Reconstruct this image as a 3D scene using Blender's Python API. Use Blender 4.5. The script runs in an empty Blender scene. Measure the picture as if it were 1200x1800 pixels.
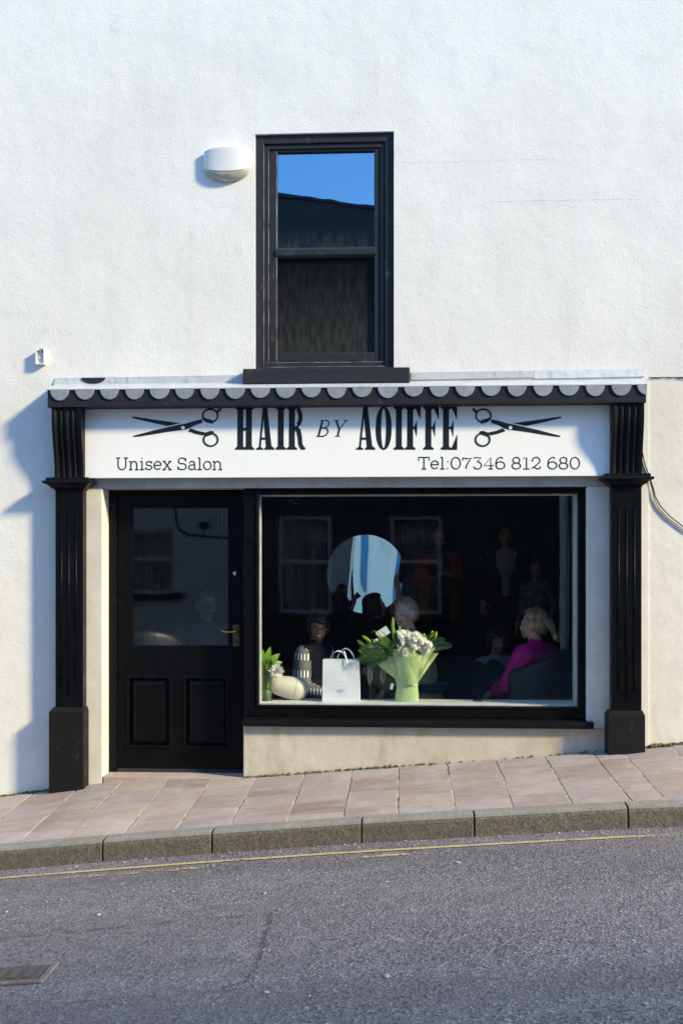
import bpy, bmesh, math, random
import numpy as np
from mathutils import Vector, Matrix, Euler
random.seed(7)
scene = bpy.context.scene
COL = scene.collection
R = math.radians

# ------------------------------------------------------------------ camera
THETA = math.atan(0.055); CT, ST = math.cos(THETA), math.sin(THETA)
DIST, EYE, FPX, HOR = 8.0, 1.49, 1963.0, 1000.0
CAMX = DIST * math.tan(THETA)
cd = bpy.data.cameras.new('camera'); cam = bpy.data.objects.new('camera', cd); COL.objects.link(cam)
cam.location = (CAMX, -DIST, EYE); cam.rotation_euler = (R(90), 0, THETA)
cd.sensor_fit = 'VERTICAL'; cd.sensor_height = 36.0; cd.lens = 36.0 * FPX / 1800.0
cd.shift_y = (HOR - 900.0) / 1800.0; cd.clip_start = 0.05; cd.clip_end = 2000
scene.camera = cam

# ------------------------------------------------------------------ sky, sun, exposure
SUN = Vector((1.0, -0.45, 0.60)).normalized()           # towards the sun
elev = math.asin(SUN.z)
world = bpy.data.worlds.new('World'); scene.world = world; world.use_nodes = True
wn = world.node_tree.nodes; wl = world.node_tree.links
sky = wn.new('ShaderNodeTexSky'); sky.sky_type = 'NISHITA'; sky.sun_disc = False
sky.sun_elevation = elev; sky.sun_rotation = math.atan2(SUN.x, SUN.y)
sky.air_density = 1.5; sky.dust_density = 0.0; sky.ozone_density = 10.0
wl.new(sky.outputs[0], wn['Background'].inputs[0]); wn['Background'].inputs[1].default_value = 0.15
sd = bpy.data.lights.new('sun', 'SUN'); sun = bpy.data.objects.new('sun', sd); COL.objects.link(sun)
sd.energy = 2.75; sd.angle = R(6.5); sd.color = (1.0, 0.86, 0.53)
sun.rotation_euler = (-SUN).to_track_quat('-Z', 'Y').to_euler(); sun.location = (6, -6, 9)
vs = scene.view_settings; vs.view_transform = 'Standard'; vs.look = 'None'; vs.gamma = 1.0
vs.use_curve_mapping = False; vs.exposure = 1.34
scene.render.engine = 'CYCLES'
scene.cycles.use_denoising = True
scene.cycles.max_bounces = 10; scene.cycles.transparent_max_bounces = 16
scene.cycles.sample_clamp_indirect = 6.0

def at(px, py, Y=0.0):
    """pixel of the 1200x1800 photograph -> the point at depth Y of the place"""
    u = (px - 600.0) / FPX; v = (HOR - py) / FPX
    t = (Y + DIST) / (CT + u * ST)
    return Vector((CAMX + t * (-ST + u * CT), Y, EYE + t * v))
def ax(px, Y=0.0): return at(px, HOR, Y).x
def az(py, px=600, Y=0.0): return at(px, py, Y).z

# ------------------------------------------------------------------ materials
def lin(c):
    return tuple(((v / 12.92) if v <= 0.04045 else ((v + 0.055) / 1.055) ** 2.4) for v in c)
class NT:
    def __init__(s, name):
        s.m = bpy.data.materials.new(name); s.m.use_nodes = True
        s.t = s.m.node_tree; s.n = s.t.nodes; s.l = s.t.links
        s.b = s.n['Principled BSDF']; s.out = s.n['Material Output']
    def node(s, typ, **kw):
        n = s.n.new(typ)
        for k, v in kw.items():
            if k in n.bl_rna.properties: setattr(n, k, v)
            else: n.inputs[k.replace('_', ' ')].default_value = v
        return n
    def pos(s, scale=(1, 1, 1), obj=False):
        if obj: src = s.node('ShaderNodeTexCoord').outputs['Object']
        else: src = s.node('ShaderNodeNewGeometry').outputs['Position']
        mp = s.node('ShaderNodeMapping'); mp.inputs['Scale'].default_value = scale
        s.l.new(src, mp.inputs[0]); return mp.outputs[0]
    def noise(s, scale, detail=4, rough=0.55, stretch=(1, 1, 1), obj=False):
        n = s.node('ShaderNodeTexNoise'); n.inputs['Scale'].default_value = scale
        n.inputs['Detail'].default_value = detail; n.inputs['Roughness'].default_value = rough
        s.l.new(s.pos(stretch, obj), n.inputs['Vector']); return n.outputs['Fac']
    def voro(s, scale, stretch=(1, 1, 1), feature='F1', out='Distance'):
        n = s.node('ShaderNodeTexVoronoi'); n.feature = feature; n.inputs['Scale'].default_value = scale
        s.l.new(s.pos(stretch), n.inputs['Vector']); return n.outputs[out]
    def ramp(s, fac, stops):
        r = s.node('ShaderNodeValToRGB'); e = r.color_ramp.elements
        while len(e) < len(stops): e.new(0.5)
        for q, (p, c) in zip(e, stops):
            q.position = p; q.color = (c, c, c, 1) if isinstance(c, (int, float)) else (*c, 1)
        s.l.new(fac, r.inputs[0]); return r.outputs[0]
    def mix(s, fac, a, b, mode='MIX'):
        m = s.node('ShaderNodeMix'); m.data_type = 'RGBA'; m.blend_type = mode
        for sock, v in ((m.inputs[0], fac), (m.inputs[6], a), (m.inputs[7], b)):
            if isinstance(v, (int, float)): sock.default_value = v
            elif isinstance(v, tuple): sock.default_value = (*v, 1)
            else: s.l.new(v, sock)
        return m.outputs[2]
    def math(s, op, a, b=0.0):
        m = s.node('ShaderNodeMath'); m.operation = op
        for sock, v in ((m.inputs[0], a), (m.inputs[1], b)):
            if isinstance(v, (int, float)): sock.default_value = v
            else: s.l.new(v, sock)
        return m.outputs[0]
    def bump(s, h, strength, dist, prev=None):
        b = s.node('ShaderNodeBump'); b.inputs['Strength'].default_value = strength; b.inputs['Distance'].default_value = dist
        s.l.new(h, b.inputs['Height'])
        if prev is not None: s.l.new(prev, b.inputs['Normal'])
        return b.outputs[0]
    def done(s, color=None, rough=None, normal=None, metal=None, spec=None):
        for key, v in (('Base Color', color), ('Roughness', rough), ('Normal', normal), ('Metallic', metal), ('Specular IOR Level', spec)):
            if v is None: continue
            sock = s.b.inputs[key]
            if isinstance(v, (int, float)): sock.default_value = v
            elif isinstance(v, tuple): sock.default_value = (*v, 1)
            else: s.l.new(v, sock)
        return s.m
M = {}
def simple(name, c, c2=None, scale=8, rough=0.6, bump=0.0, bscale=60, dist=0.002, metal=0.0, spec=0.5, stretch=(1, 1, 1), obj=False, lo=0.35, hi=0.65):
    k = NT(name); c2 = c2 or tuple(v * 0.85 for v in c)
    col = k.mix(k.ramp(k.noise(scale, 5, 0.6, stretch, obj), [(lo, 0.0), (hi, 1.0)]), c, c2)
    nrm = k.bump(k.noise(bscale, 4, 0.6, stretch, obj), bump, dist) if bump else None
    M[name] = k.done(col, rough, nrm, metal, spec); return M[name]

def wall_mat(name, c, dirt, amt, bump_s, dist, sc):
    k = NT(name)
    big = k.noise(0.9, 5, 0.6); mid = k.noise(7, 5, 0.65)
    col = k.mix(k.ramp(big, [(0.35, 0.0), (0.75, amt)]), c, dirt)
    col = k.mix(k.math('MULTIPLY', k.ramp(mid, [(0.52, 0.0), (0.8, 1.0)]), amt), col, dirt)
    speck = k.ramp(k.noise(26, 3, 0.6), [(0.69, 0.0), (0.75, 1.0)])
    col = k.mix(k.math('MULTIPLY', speck, 0.35), col, tuple(v * 0.4 for v in dirt))
    pits = k.ramp(k.noise(58, 4, 0.65), [(0.60, 0.0), (0.70, 1.0)])
    col = k.mix(k.math('MULTIPLY', pits, 0.45), col, tuple(v * 0.8 for v in dirt))
    streak = k.ramp(k.noise(3.2, 4, 0.6, (1.6, 1, 0.16)), [(0.53, 0.0), (0.78, 1.0)])
    col = k.mix(k.math('MULTIPLY', streak, amt * 0.55), col, dirt)
    h1 = k.voro(sc, feature='SMOOTH_F1'); h2 = k.noise(sc * 1.7, 4, 0.65)
    n = k.bump(h1, bump_s, dist); n = k.bump(h2, bump_s * 0.8, dist * 0.8, n); n = k.bump(k.noise(2.2, 3), 0.5, 0.02, n)
    M[name] = k.done(col, 0.85, n, 0.0, 0.25)
wall_mat('roughcast_white', (0.80, 0.775, 0.735), (0.62, 0.585, 0.53), 0.46, 0.26, 0.0045, 78)
wall_mat('cream_render', (0.80, 0.76, 0.70), (0.56, 0.51, 0.43), 0.45, 0.22, 0.004, 26)
def moss_render():
    k = NT('stained_render')
    col = k.mix(k.ramp(k.noise(2.4, 6, 0.62), [(0.3, 0.0), (0.72, 1.0)]), (0.60, 0.54, 0.465), (0.46, 0.405, 0.335))
    streak = k.ramp(k.noise(4.0, 5, 0.65, (1.4, 1, 0.4)), [(0.5, 0.0), (0.75, 1.0)])
    col = k.mix(k.math('MULTIPLY', streak, 0.65), col, (0.30, 0.265, 0.16))
    sp = k.ramp(k.noise(34, 3, 0.6), [(0.66, 0.0), (0.74, 1.0)])
    col = k.mix(k.math('MULTIPLY', sp, 0.5), col, (0.16, 0.14, 0.09))
    n = k.bump(k.noise(55, 5, 0.7), 0.35, 0.003); n = k.bump(k.noise(6, 4), 0.5, 0.012, n)
    M['stained_render'] = k.done(col, 0.88, n, 0.0, 0.25)
moss_render()
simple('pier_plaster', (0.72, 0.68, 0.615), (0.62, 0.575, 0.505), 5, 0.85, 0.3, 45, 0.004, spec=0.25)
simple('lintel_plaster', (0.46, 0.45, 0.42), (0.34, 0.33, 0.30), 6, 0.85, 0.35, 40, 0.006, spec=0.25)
def paint_black(name, c, rough, wear, bscale=30):
    k = NT(name)
    w = k.ramp(k.noise(14, 6, 0.7, (1, 1, 0.5)), [(0.60, 0.0), (0.78, 1.0)])
    col = k.mix(k.math('MULTIPLY', w, wear), c, (0.16, 0.17, 0.19))
    rg = k.ramp(k.noise(9, 4), [(0.3, rough - 0.07), (0.7, rough + 0.12)])
    n = k.bump(k.noise(bscale, 4, 0.6), 0.12, 0.003)
    M[name] = k.done(col, rg, n, 0.0, 0.14)
paint_black('black_gloss', (0.004, 0.004, 0.005), 0.30, 0.04)
paint_black('black_satin', (0.006, 0.006, 0.007), 0.40, 0.06)
paint_black('worn_black', (0.030, 0.031, 0.036), 0.38, 0.5)
paint_black('fascia_black', (0.022, 0.023, 0.029), 0.5, 0.30)
paint_black('plinth_black', (0.011, 0.011, 0.011), 0.55, 0.40)
def lead(name, c, c2):
    k = NT(name)
    col = k.mix(k.ramp(k.noise(5, 6, 0.7), [(0.3, 0.0), (0.7, 1.0)]), c, c2)
    st = k.ramp(k.noise(22, 5, 0.7, (1.5, 1, 0.5)), [(0.52, 0.0), (0.7, 1.0)])
    col = k.mix(k.math('MULTIPLY', st, 0.6), col, tuple(v * 0.55 for v in c2))
    info = k.node('ShaderNodeObjectInfo').outputs['Random']
    col = k.mix(k.math('MULTIPLY', info, 0.4), col, (0.24, 0.23, 0.21))
    M[name] = k.done(col, 0.55, k.bump(k.noise(18, 4), 0.5, 0.005), 0.15, 0.4)
lead('lead', (0.35, 0.38, 0.42), (0.22, 0.24, 0.28))
lead('lead_pale', (0.72, 0.73, 0.74), (0.55, 0.57, 0.60))
simple('sign_white', (0.91, 0.895, 0.88), (0.89, 0.875, 0.86), 3, 0.32, spec=0.4)
simple('vinyl_black', (0.012, 0.013, 0.019), (0.016, 0.017, 0.023), 9, 0.35)
simple('white_plastic', (0.76, 0.76, 0.75), (0.70, 0.69, 0.66), 9, 0.45, 0.1, 40)
simple('lamp_bowl', (0.52, 0.50, 0.43), (0.36, 0.33, 0.26), 14, 0.35)
simple('dark_hole', (0.012, 0.011, 0.010), None, 9, 0.9)
simple('brass', (0.72, 0.46, 0.13), (0.55, 0.33, 0.09), 30, 0.25, metal=1.0)
simple('old_brass', (0.20, 0.14, 0.06), (0.11, 0.085, 0.045), 40, 0.45, metal=0.8)
simple('chrome', (0.70, 0.70, 0.70), (0.55, 0.55, 0.55), 40, 0.25, metal=1.0)
simple('cable_black', (0.02, 0.02, 0.022), None, 20, 0.55)
simple('white_bead', (0.74, 0.74, 0.70), (0.60, 0.60, 0.55), 12, 0.45)
def paver():
    k = NT('paving_stone')
    rnd = k.node('ShaderNodeObjectInfo').outputs['Random']
    base = k.ramp(rnd, [(0.0, (0.32, 0.225, 0.20)), (0.2, (0.37, 0.29, 0.265)), (0.4, (0.31, 0.25, 0.24)), (0.58, (0.395, 0.295, 0.24)), (0.76, (0.265, 0.175, 0.16)), (0.9, (0.41, 0.335, 0.29)), (1.0, (0.34, 0.27, 0.245))])
    band = k.ramp(k.noise(5.5, 6, 0.66, (0.35, 2.4, 1)), [(0.38, 0.0), (0.68, 1.0)])
    col = k.mix(k.math('MULTIPLY', band, 0.55), base, (0.41, 0.345, 0.31))
    worn_or_lit = k.ramp(k.noise(2.1, 5, 0.7), [(0.48, 0.0), (0.68, 1.0)])
    col = k.mix(k.math('MULTIPLY', worn_or_lit, 0.45), col, (0.52, 0.47, 0.43))
    sp = k.ramp(k.noise(70, 3, 0.6), [(0.62, 0.0), (0.75, 1.0)])
    col = k.mix(k.math('MULTIPLY', sp, 0.55), col, (0.14, 0.11, 0.10))
    gum = k.ramp(k.voro(7.5), [(0.035, 1.0), (0.06, 0.0)])
    col = k.mix(k.math('MULTIPLY', gum, 0.55), col, (0.09, 0.08, 0.078))
    n = k.bump(k.noise(60, 5, 0.7), 0.4, 0.004); n = k.bump(k.noise(9, 4, 0.6, (0.6, 2.0, 1)), 0.6, 0.012, n)
    M['paving_stone'] = k.done(col, 0.82, n, 0.0, 0.3)
paver()
simple('joint_mortar', (0.58, 0.49, 0.39), (0.26, 0.21, 0.165), 9, 0.9, 0.4, 70, 0.004, spec=0.2)
def granite():
    k = NT('kerb_granite')
    rnd = k.node('ShaderNodeObjectInfo').outputs['Random']
    a = k.mix(rnd, (0.185, 0.165, 0.14), (0.15, 0.13, 0.11))
    col = k.mix(k.ramp(k.noise(85, 4, 0.7), [(0.40, 0.0), (0.62, 1.0)]), a, (0.075, 0.066, 0.056))
    sp = k.ramp(k.noise(130, 2, 0.5), [(0.60, 0.0), (0.70, 1.0)])
    col = k.mix(k.math('MULTIPLY', sp, 0.5), col, (0.30, 0.28, 0.25))
    st = k.ramp(k.noise(5, 5, 0.65), [(0.45, 0.0), (0.7, 1.0)])
    col = k.mix(k.math('MULTIPLY', st, 0.5), col, (0.10, 0.08, 0.06))
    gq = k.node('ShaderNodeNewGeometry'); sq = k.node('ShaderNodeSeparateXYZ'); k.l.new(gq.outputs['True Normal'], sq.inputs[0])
    worn_or_lit = k.math('MULTIPLY', k.ramp(sq.outputs[2], [(0.35, 0.0), (0.95, 1.0)]), k.ramp(k.noise(6, 4, 0.6), [(0.2, 0.45), (0.7, 0.85)]))
    col = k.mix(worn_or_lit, col, (0.33, 0.305, 0.275))        # top arris lighter: foot wear, and its sunlit tone put into the colour
    n = k.bump(k.noise(75, 5, 0.75), 0.6, 0.008); n = k.bump(k.noise(14, 4), 0.6, 0.015, n)
    M['kerb_granite'] = k.done(col, 0.8, n, 0.0, 0.3)
granite()
def asphalt(name, c1, c2):
    k = NT(name)
    chip = k.voro(80, out='Color'); sep = k.node('ShaderNodeSeparateColor'); k.l.new(chip, sep.inputs[0])
    col = k.mix(sep.outputs[0], c1, c2)
    light = k.ramp(sep.outputs[1], [(0.83, 0.0), (0.92, 1.0)])
    col = k.mix(k.math('MULTIPLY', light, 0.75), col, (0.36, 0.335, 0.32))
    dark = k.ramp(sep.outputs[2], [(0.76, 0.0), (0.86, 1.0)])
    col = k.mix(k.math('MULTIPLY', dark, 0.75), col, (0.03, 0.028, 0.03))
    big = k.ramp(k.noise(1.1, 6, 0.65, (0.7, 1.4, 1)), [(0.35, 0.0), (0.7, 1.0)])
    col = k.mix(k.math('MULTIPLY', big, 0.35), col, tuple(v * 1.25 for v in c2))
    tyre = k.ramp(k.noise(0.8, 3, 0.5, (0.15, 2.2, 1)), [(0.42, 0.0), (0.62, 1.0)])
    col = k.mix(k.math('MULTIPLY', tyre, 0.35), col, tuple(v * 0.62 for v in c1))
    oil = k.ramp(k.noise(2.6, 4, 0.6), [(0.62, 0.0), (0.74, 1.0)])
    col = k.mix(k.math('MULTIPLY', oil, 0.4), col, tuple(v * 0.5 for v in c1))
    mid = k.ramp(k.noise(9, 5, 0.7), [(0.45, 0.0), (0.7, 1.0)])
    col = k.mix(k.math('MULTIPLY', mid, 0.3), col, tuple(v * 0.6 for v in c1))
    n = k.bump(k.voro(80), 0.55, 0.010); n = k.bump(k.noise(120, 3), 0.5, 0.005, n); n = k.bump(k.noise(7, 4), 0.5, 0.02, n)
    M[name] = k.done(col, 0.78, n, 0.0, 0.35)
asphalt('asphalt', (0.135, 0.119, 0.127), (0.22, 0.196, 0.206))
asphalt('asphalt_patch', (0.142, 0.128, 0.133), (0.23, 0.208, 0.213))
def worn_yellow(name, keep):
    k = NT(name)
    col = k.mix(k.ramp(k.noise(20, 4), [(0.3, 0.0), (0.7, 1.0)]), (0.60, 0.47, 0.20), (0.46, 0.37, 0.19))
    k.done(col, 0.75, k.bump(k.voro(95), 0.6, 0.008), 0, 0.3)
    mask = k.ramp(k.math('ADD', k.math('MULTIPLY', k.noise(60, 4, 0.7), 0.45), k.math('MULTIPLY', k.noise(2.4, 4, 0.6), 0.55)), [(keep - 0.02, 0.0), (keep + 0.02, 1.0)])
    tr = k.node('ShaderNodeBsdfTransparent'); mx = k.node('ShaderNodeMixShader')
    k.l.new(mask, mx.inputs[0]); k.l.new(tr.outputs[0], mx.inputs[1]); k.l.new(k.b.outputs[0], mx.inputs[2])
    k.l.new(mx.outputs[0], k.out.inputs[0]); M[name] = k.m
worn_yellow('yellow_paint', 0.43); worn_yellow('yellow_paint_faded', 0.55)
simple('chip_pale', (0.48, 0.46, 0.44), (0.20, 0.19, 0.19), 3, 0.7, obj=True)
simple('iron', (0.06, 0.052, 0.05), (0.10, 0.075, 0.065), 30, 0.6, 0.5, 90, 0.004)
simple('hairline', (0.58, 0.555, 0.52), None, 12, 0.95); simple('rim_concrete', (0.21, 0.19, 0.185), (0.10, 0.095, 0.09), 22, 0.9, 0.8, 60, 0.008)
simple('crack', (0.035, 0.032, 0.033), None, 12, 0.95)
simple('moss', (0.085, 0.10, 0.03), (0.16, 0.15, 0.045), 30, 0.95, 0.6, 120, 0.006)
simple('earth', (0.10, 0.085, 0.06), (0.055, 0.06, 0.035), 0.4, 0.95, 0.4, 3, 0.05)

def glass_mat(name, tint=(0.975, 0.985, 0.98), refl=1.0, grime=None, refl_tint=(1, 1, 1), base=0.12):
    k = NT(name); k.n.remove(k.b)
    lw = k.node('ShaderNodeLayerWeight'); lw.inputs[0].default_value = 0.5
    p5 = k.math('POWER', lw.outputs['Facing'], 5.0)
    fac = k.math('MULTIPLY', k.math('ADD', k.math('MULTIPLY', p5, 0.955), 0.043), refl)
    tr = k.node('ShaderNodeBsdfTransparent'); tr.inputs[0].default_value = (*tint, 1)
    gl = k.node('ShaderNodeBsdfGlossy'); gl.inputs['Roughness'].default_value = 0.0; gl.inputs['Color'].default_value = (*refl_tint, 1)
    k.l.new(k.bump(k.noise(2.6, 2), 0.10, 0.004), gl.inputs['Normal'])
    mx = k.node('ShaderNodeMixShader'); k.l.new(fac, mx.inputs[0]); k.l.new(tr.outputs[0], mx.inputs[1]); k.l.new(gl.outputs[0], mx.inputs[2])
    res = mx.outputs[0]
    if grime:
        z0, z1, amt = grime
        g = k.node('ShaderNodeNewGeometry'); sp = k.node('ShaderNodeSeparateXYZ'); k.l.new(g.outputs['Position'], sp.inputs[0])
        mr = k.node('ShaderNodeMapRange'); mr.inputs[1].default_value = z0; mr.inputs[2].default_value = z1; mr.inputs[3].default_value = 1; mr.inputs[4].default_value = 0
        k.l.new(sp.outputs[2], mr.inputs[0])
        st = k.ramp(k.noise(16, 6, 0.7, (2.2, 1, 0.55)), [(0.40, 0.0), (0.78, 1.0)])
        grow = k.math('POWER', mr.outputs[0], 1.1)
        f = k.math('MULTIPLY', k.math('MULTIPLY', grow, k.math('ADD', k.math('MULTIPLY', st, 0.9), base)), amt)
        df = k.node('ShaderNodeBsdfDiffuse'); df.inputs[0].default_value = (0.105, 0.106, 0.102, 1)
        m2 = k.node('ShaderNodeMixShader'); k.l.new(f, m2.inputs[0]); k.l.new(res, m2.inputs[1]); k.l.new(df.outputs[0], m2.inputs[2]); res = m2.outputs[0]
    k.l.new(res, k.out.inputs[0]); M[name] = k.m
glass_mat('shop_glass', (0.992, 0.997, 0.995), 0.78); glass_mat('clear_glass', (0.97, 0.98, 0.975), 1.3)

# ------------------------------------------------------------------ mesh helpers
def wloc(o):
    v = Vector((0, 0, 0))
    while o is not None: v = v + o.location; o = o.parent
    return v
def link(o, parent=None):
    COL.objects.link(o)
    if parent is not None: o.parent = parent
    return o
def thing(name, label, cat, loc=(0, 0, 0), group=None, rotz=0.0):
    o = bpy.data.objects.new(name, None); o.location = loc; o.rotation_euler = (0, 0, rotz); o.empty_display_size = 0.1
    link(o); return tag(o, label, cat, group)
def tag(o, label, cat, group=None):
    o['label'] = label; o['category'] = cat
    if group: o['group'] = group
    return o
def kind(o, k, label=None, cat=None):
    o['kind'] = k
    if label: o['label'] = label
    if cat: o['category'] = cat
    return o
class MB:
    def __init__(s): s.v = []; s.f = []; s.mi = []
    def add(s, vs, fs, mi=0):
        b = len(s.v); s.v += [tuple(p) for p in vs]
        for f in fs: s.f.append([b + i for i in f]); s.mi.append(mi)
        return s
    def box(s, x0, x1, y0, y1, z0, z1, mi=0):
        return s.add([(x0, y0, z0), (x1, y0, z0), (x1, y1, z0), (x0, y1, z0), (x0, y0, z1), (x1, y0, z1), (x1, y1, z1), (x0, y1, z1)],
                     [(0, 3, 2, 1), (4, 5, 6, 7), (0, 1, 5, 4), (1, 2, 6, 5), (2, 3, 7, 6), (3, 0, 4, 7)], mi)
    def hexa(s, p): return s.add(p, [(0, 3, 2, 1), (4, 5, 6, 7), (0, 1, 5, 4), (1, 2, 6, 5), (2, 3, 7, 6), (3, 0, 4, 7)])
    def prism(s, poly, y0, y1, mi=0):        # poly of (x, z), counter-clockwise seen from the street
        n = len(poly)
        vs = [(x, y0, z) for x, z in poly] + [(x, y1, z) for x, z in poly]
        return s.add(vs, [tuple(range(n)), tuple(range(2 * n - 1, n - 1, -1))] + [((i + 1) % n, i, n + i, n + (i + 1) % n) for i in range(n)], mi)
    def extrude_x(s, prof, x0, x1):          # prof of (y, z)
        n = len(prof)
        vs = [(x0, y, z) for y, z in prof] + [(x1, y, z) for y, z in prof]
        return s.add(vs, [tuple(range(n)), tuple(range(2 * n - 1, n - 1, -1))] + [((i + 1) % n, i, n + i, n + (i + 1) % n) for i in range(n)])
    def tube(s, pts, r, n=8, taper=None, cap=True):
        pts = [Vector(p) for p in pts]; m = len(pts); ring = []
        up = Vector((0.123, 0.2, 1)).normalized()
        for i, p in enumerate(pts):
            d = (pts[min(i + 1, m - 1)] - pts[max(i - 1, 0)])
            if d.length < 1e-9: d = Vector((0, 0, 1))
            d.normalize(); a = d.cross(up)
            if a.length < 1e-3: a = d.cross(Vector((1, 0, 0)))
            a.normalize(); b = d.cross(a); up = -b if False else up
            rr = r if taper is None else taper[i]
            ring.append([p + a * (rr * math.cos(2 * math.pi * k / n)) + b * (rr * math.sin(2 * math.pi * k / n)) for k in range(n)])
        vs = [q for rg in ring for q in rg]; fs = []
        for i in range(m - 1):
            for k in range(n):
                fs.append((i * n + k, i * n + (k + 1) % n, (i + 1) * n + (k + 1) % n, (i + 1) * n + k))
        if cap: fs += [tuple(range(n - 1, -1, -1)), tuple(range((m - 1) * n, m * n))]
        return s.add(vs, fs)
    def ell(s, c, r, rot=None, nu=14, nv=9, mi=0):
        c = Vector(c); rm = (rot or Euler((0, 0, 0))).to_matrix(); vs = [c + rm @ Vector((0, 0, -r[2]))]
        for j in range(1, nv):
            ph = -math.pi / 2 + math.pi * j / nv
            for i in range(nu):
                th = 2 * math.pi * i / nu
                vs.append(c + rm @ Vector((r[0] * math.cos(ph) * math.cos(th), r[1] * math.cos(ph) * math.sin(th), r[2] * math.sin(ph))))
        vs.append(c + rm @ Vector((0, 0, r[2]))); last = len(vs) - 1; fs = []
        for i in range(nu):
            fs.append((0, 1 + (i + 1) % nu, 1 + i)); fs.append((last, last - nu + i, last - nu + (i + 1) % nu))
        for j in range(nv - 2):
            for i in range(nu):
                a = 1 + j * nu + i; b = 1 + j * nu + (i + 1) % nu
                fs.append((a, b, b + nu, a + nu))
        return s.add(vs, fs, mi)
    def lathe(s, prof, c, n=24, axis=None):
        c = Vector(c); rm = axis.to_matrix() if axis else Matrix.Identity(3)
        vs = [c + rm @ Vector((r * math.cos(2 * math.pi * i / n), r * math.sin(2 * math.pi * i / n), z)) for r, z in prof for i in range(n)]
        fs = [(j * n + i, j * n + (i + 1) % n, (j + 1) * n + (i + 1) % n, (j + 1) * n + i) for j in range(len(prof) - 1) for i in range(n)]
        return s.add(vs, fs)
    def build(s, name, mat, parent=None, bevel=0.0, smooth=False, seg=2, local=False, fix=False):
        me = bpy.data.meshes.new(name)
        off = Vector((0, 0, 0)) if (parent is None or local) else wloc(parent)
        me.from_pydata([(p[0] - off.x, p[1] - off.y, p[2] - off.z) for p in s.v], [], s.f)
        mats = mat if isinstance(mat, (list, tuple)) else [mat]
        for m in mats: me.materials.append(M[m] if isinstance(m, str) else m)
        if len(mats) > 1: me.polygons.foreach_set('material_index', s.mi)
        if smooth: me.polygons.foreach_set('use_smooth', [True] * len(s.f))
        if fix:
            bm = bmesh.new(); bm.from_mesh(me); bmesh.ops.remove_doubles(bm, verts=bm.verts, dist=1e-5)
            bmesh.ops.recalc_face_normals(bm, faces=bm.faces); bm.to_mesh(me); bm.free()
        me.update()
        o = bpy.data.objects.new(name, me); link(o, parent)
        if bevel:
            b = o.modifiers.new('bevel', 'BEVEL'); b.width = bevel; b.segments = seg; b.limit_method = 'ANGLE'; b.angle_limit = R(35)
        return o
def bx(name, mat, parent, x0, x1, y0, y1, z0, z1, bevel=0.0, **kw):
    return MB().box(min(x0, x1), max(x0, x1), min(y0, y1), max(y0, y1), min(z0, z1), max(z0, z1)).build(name, mat, parent, bevel, **kw)
def holed_wall(x0, x1, z0, z1, holes, y0, y1):
    """a slab between y0 and y1 with rectangular holes (hx0, hx1, hz0, hz1)"""
    xs = sorted({x0, x1, *[h for q in holes for h in q[:2] if x0 < h < x1]}); zs = sorted({z0, z1, *[h for q in holes for h in q[2:] if z0 < h < z1]})
    solid = lambda i, j: 0 <= i < len(xs) - 1 and 0 <= j < len(zs) - 1 and not any(q[0] <= (xs[i] + xs[i + 1]) / 2 <= q[1] and q[2] <= (zs[j] + zs[j + 1]) / 2 <= q[3] for q in holes)
    m = MB()
    for i in range(len(xs) - 1):
        for j in range(len(zs) - 1):
            if not solid(i, j): continue
            a, b, c, d = xs[i], xs[i + 1], zs[j], zs[j + 1]
            m.add([(a, y0, c), (b, y0, c), (b, y0, d), (a, y0, d)], [(0, 1, 2, 3)]); m.add([(a, y1, c), (b, y1, c), (b, y1, d), (a, y1, d)], [(3, 2, 1, 0)])
            if not solid(i - 1, j): m.add([(a, y0, c), (a, y0, d), (a, y1, d), (a, y1, c)], [(0, 1, 2, 3)])
            if not solid(i + 1, j): m.add([(b, y0, c), (b, y1, c), (b, y1, d), (b, y0, d)], [(0, 1, 2, 3)])
            if not solid(i, j - 1): m.add([(a, y0, c), (a, y1, c), (b, y1, c), (b, y0, c)], [(0, 1, 2, 3)])
            if not solid(i, j + 1): m.add([(a, y0, d), (b, y0, d), (b, y1, d), (a, y1, d)], [(0, 1, 2, 3)])
    return m
def frame(m, x0, x1, z0, z1, w, y0, y1, wt=None, wb=None):
    wt = w if wt is None else wt; wb = w if wb is None else wb
    m.box(x0, x0 + w, y0, y1, z0, z1); m.box(x1 - w, x1, y0, y1, z0, z1)
    m.box(x0 + w, x1 - w, y0 + 0.0006, y1, z1 - wt, z1); m.box(x0 + w, x1 - w, y0 + 0.0006, y1, z0, z0 + wb)
    return m
def interp(pts, x):
    if x <= pts[0][0]:
        (a, p), (b, q) = pts[0], pts[1]
    elif x >= pts[-1][0]:
        (a, p), (b, q) = pts[-2], pts[-1]
    else:
        for (a, p), (b, q) in zip(pts, pts[1:]):
            if a <= x <= b: break
    return p + (q - p) * (x - a) / (b - a)

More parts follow.
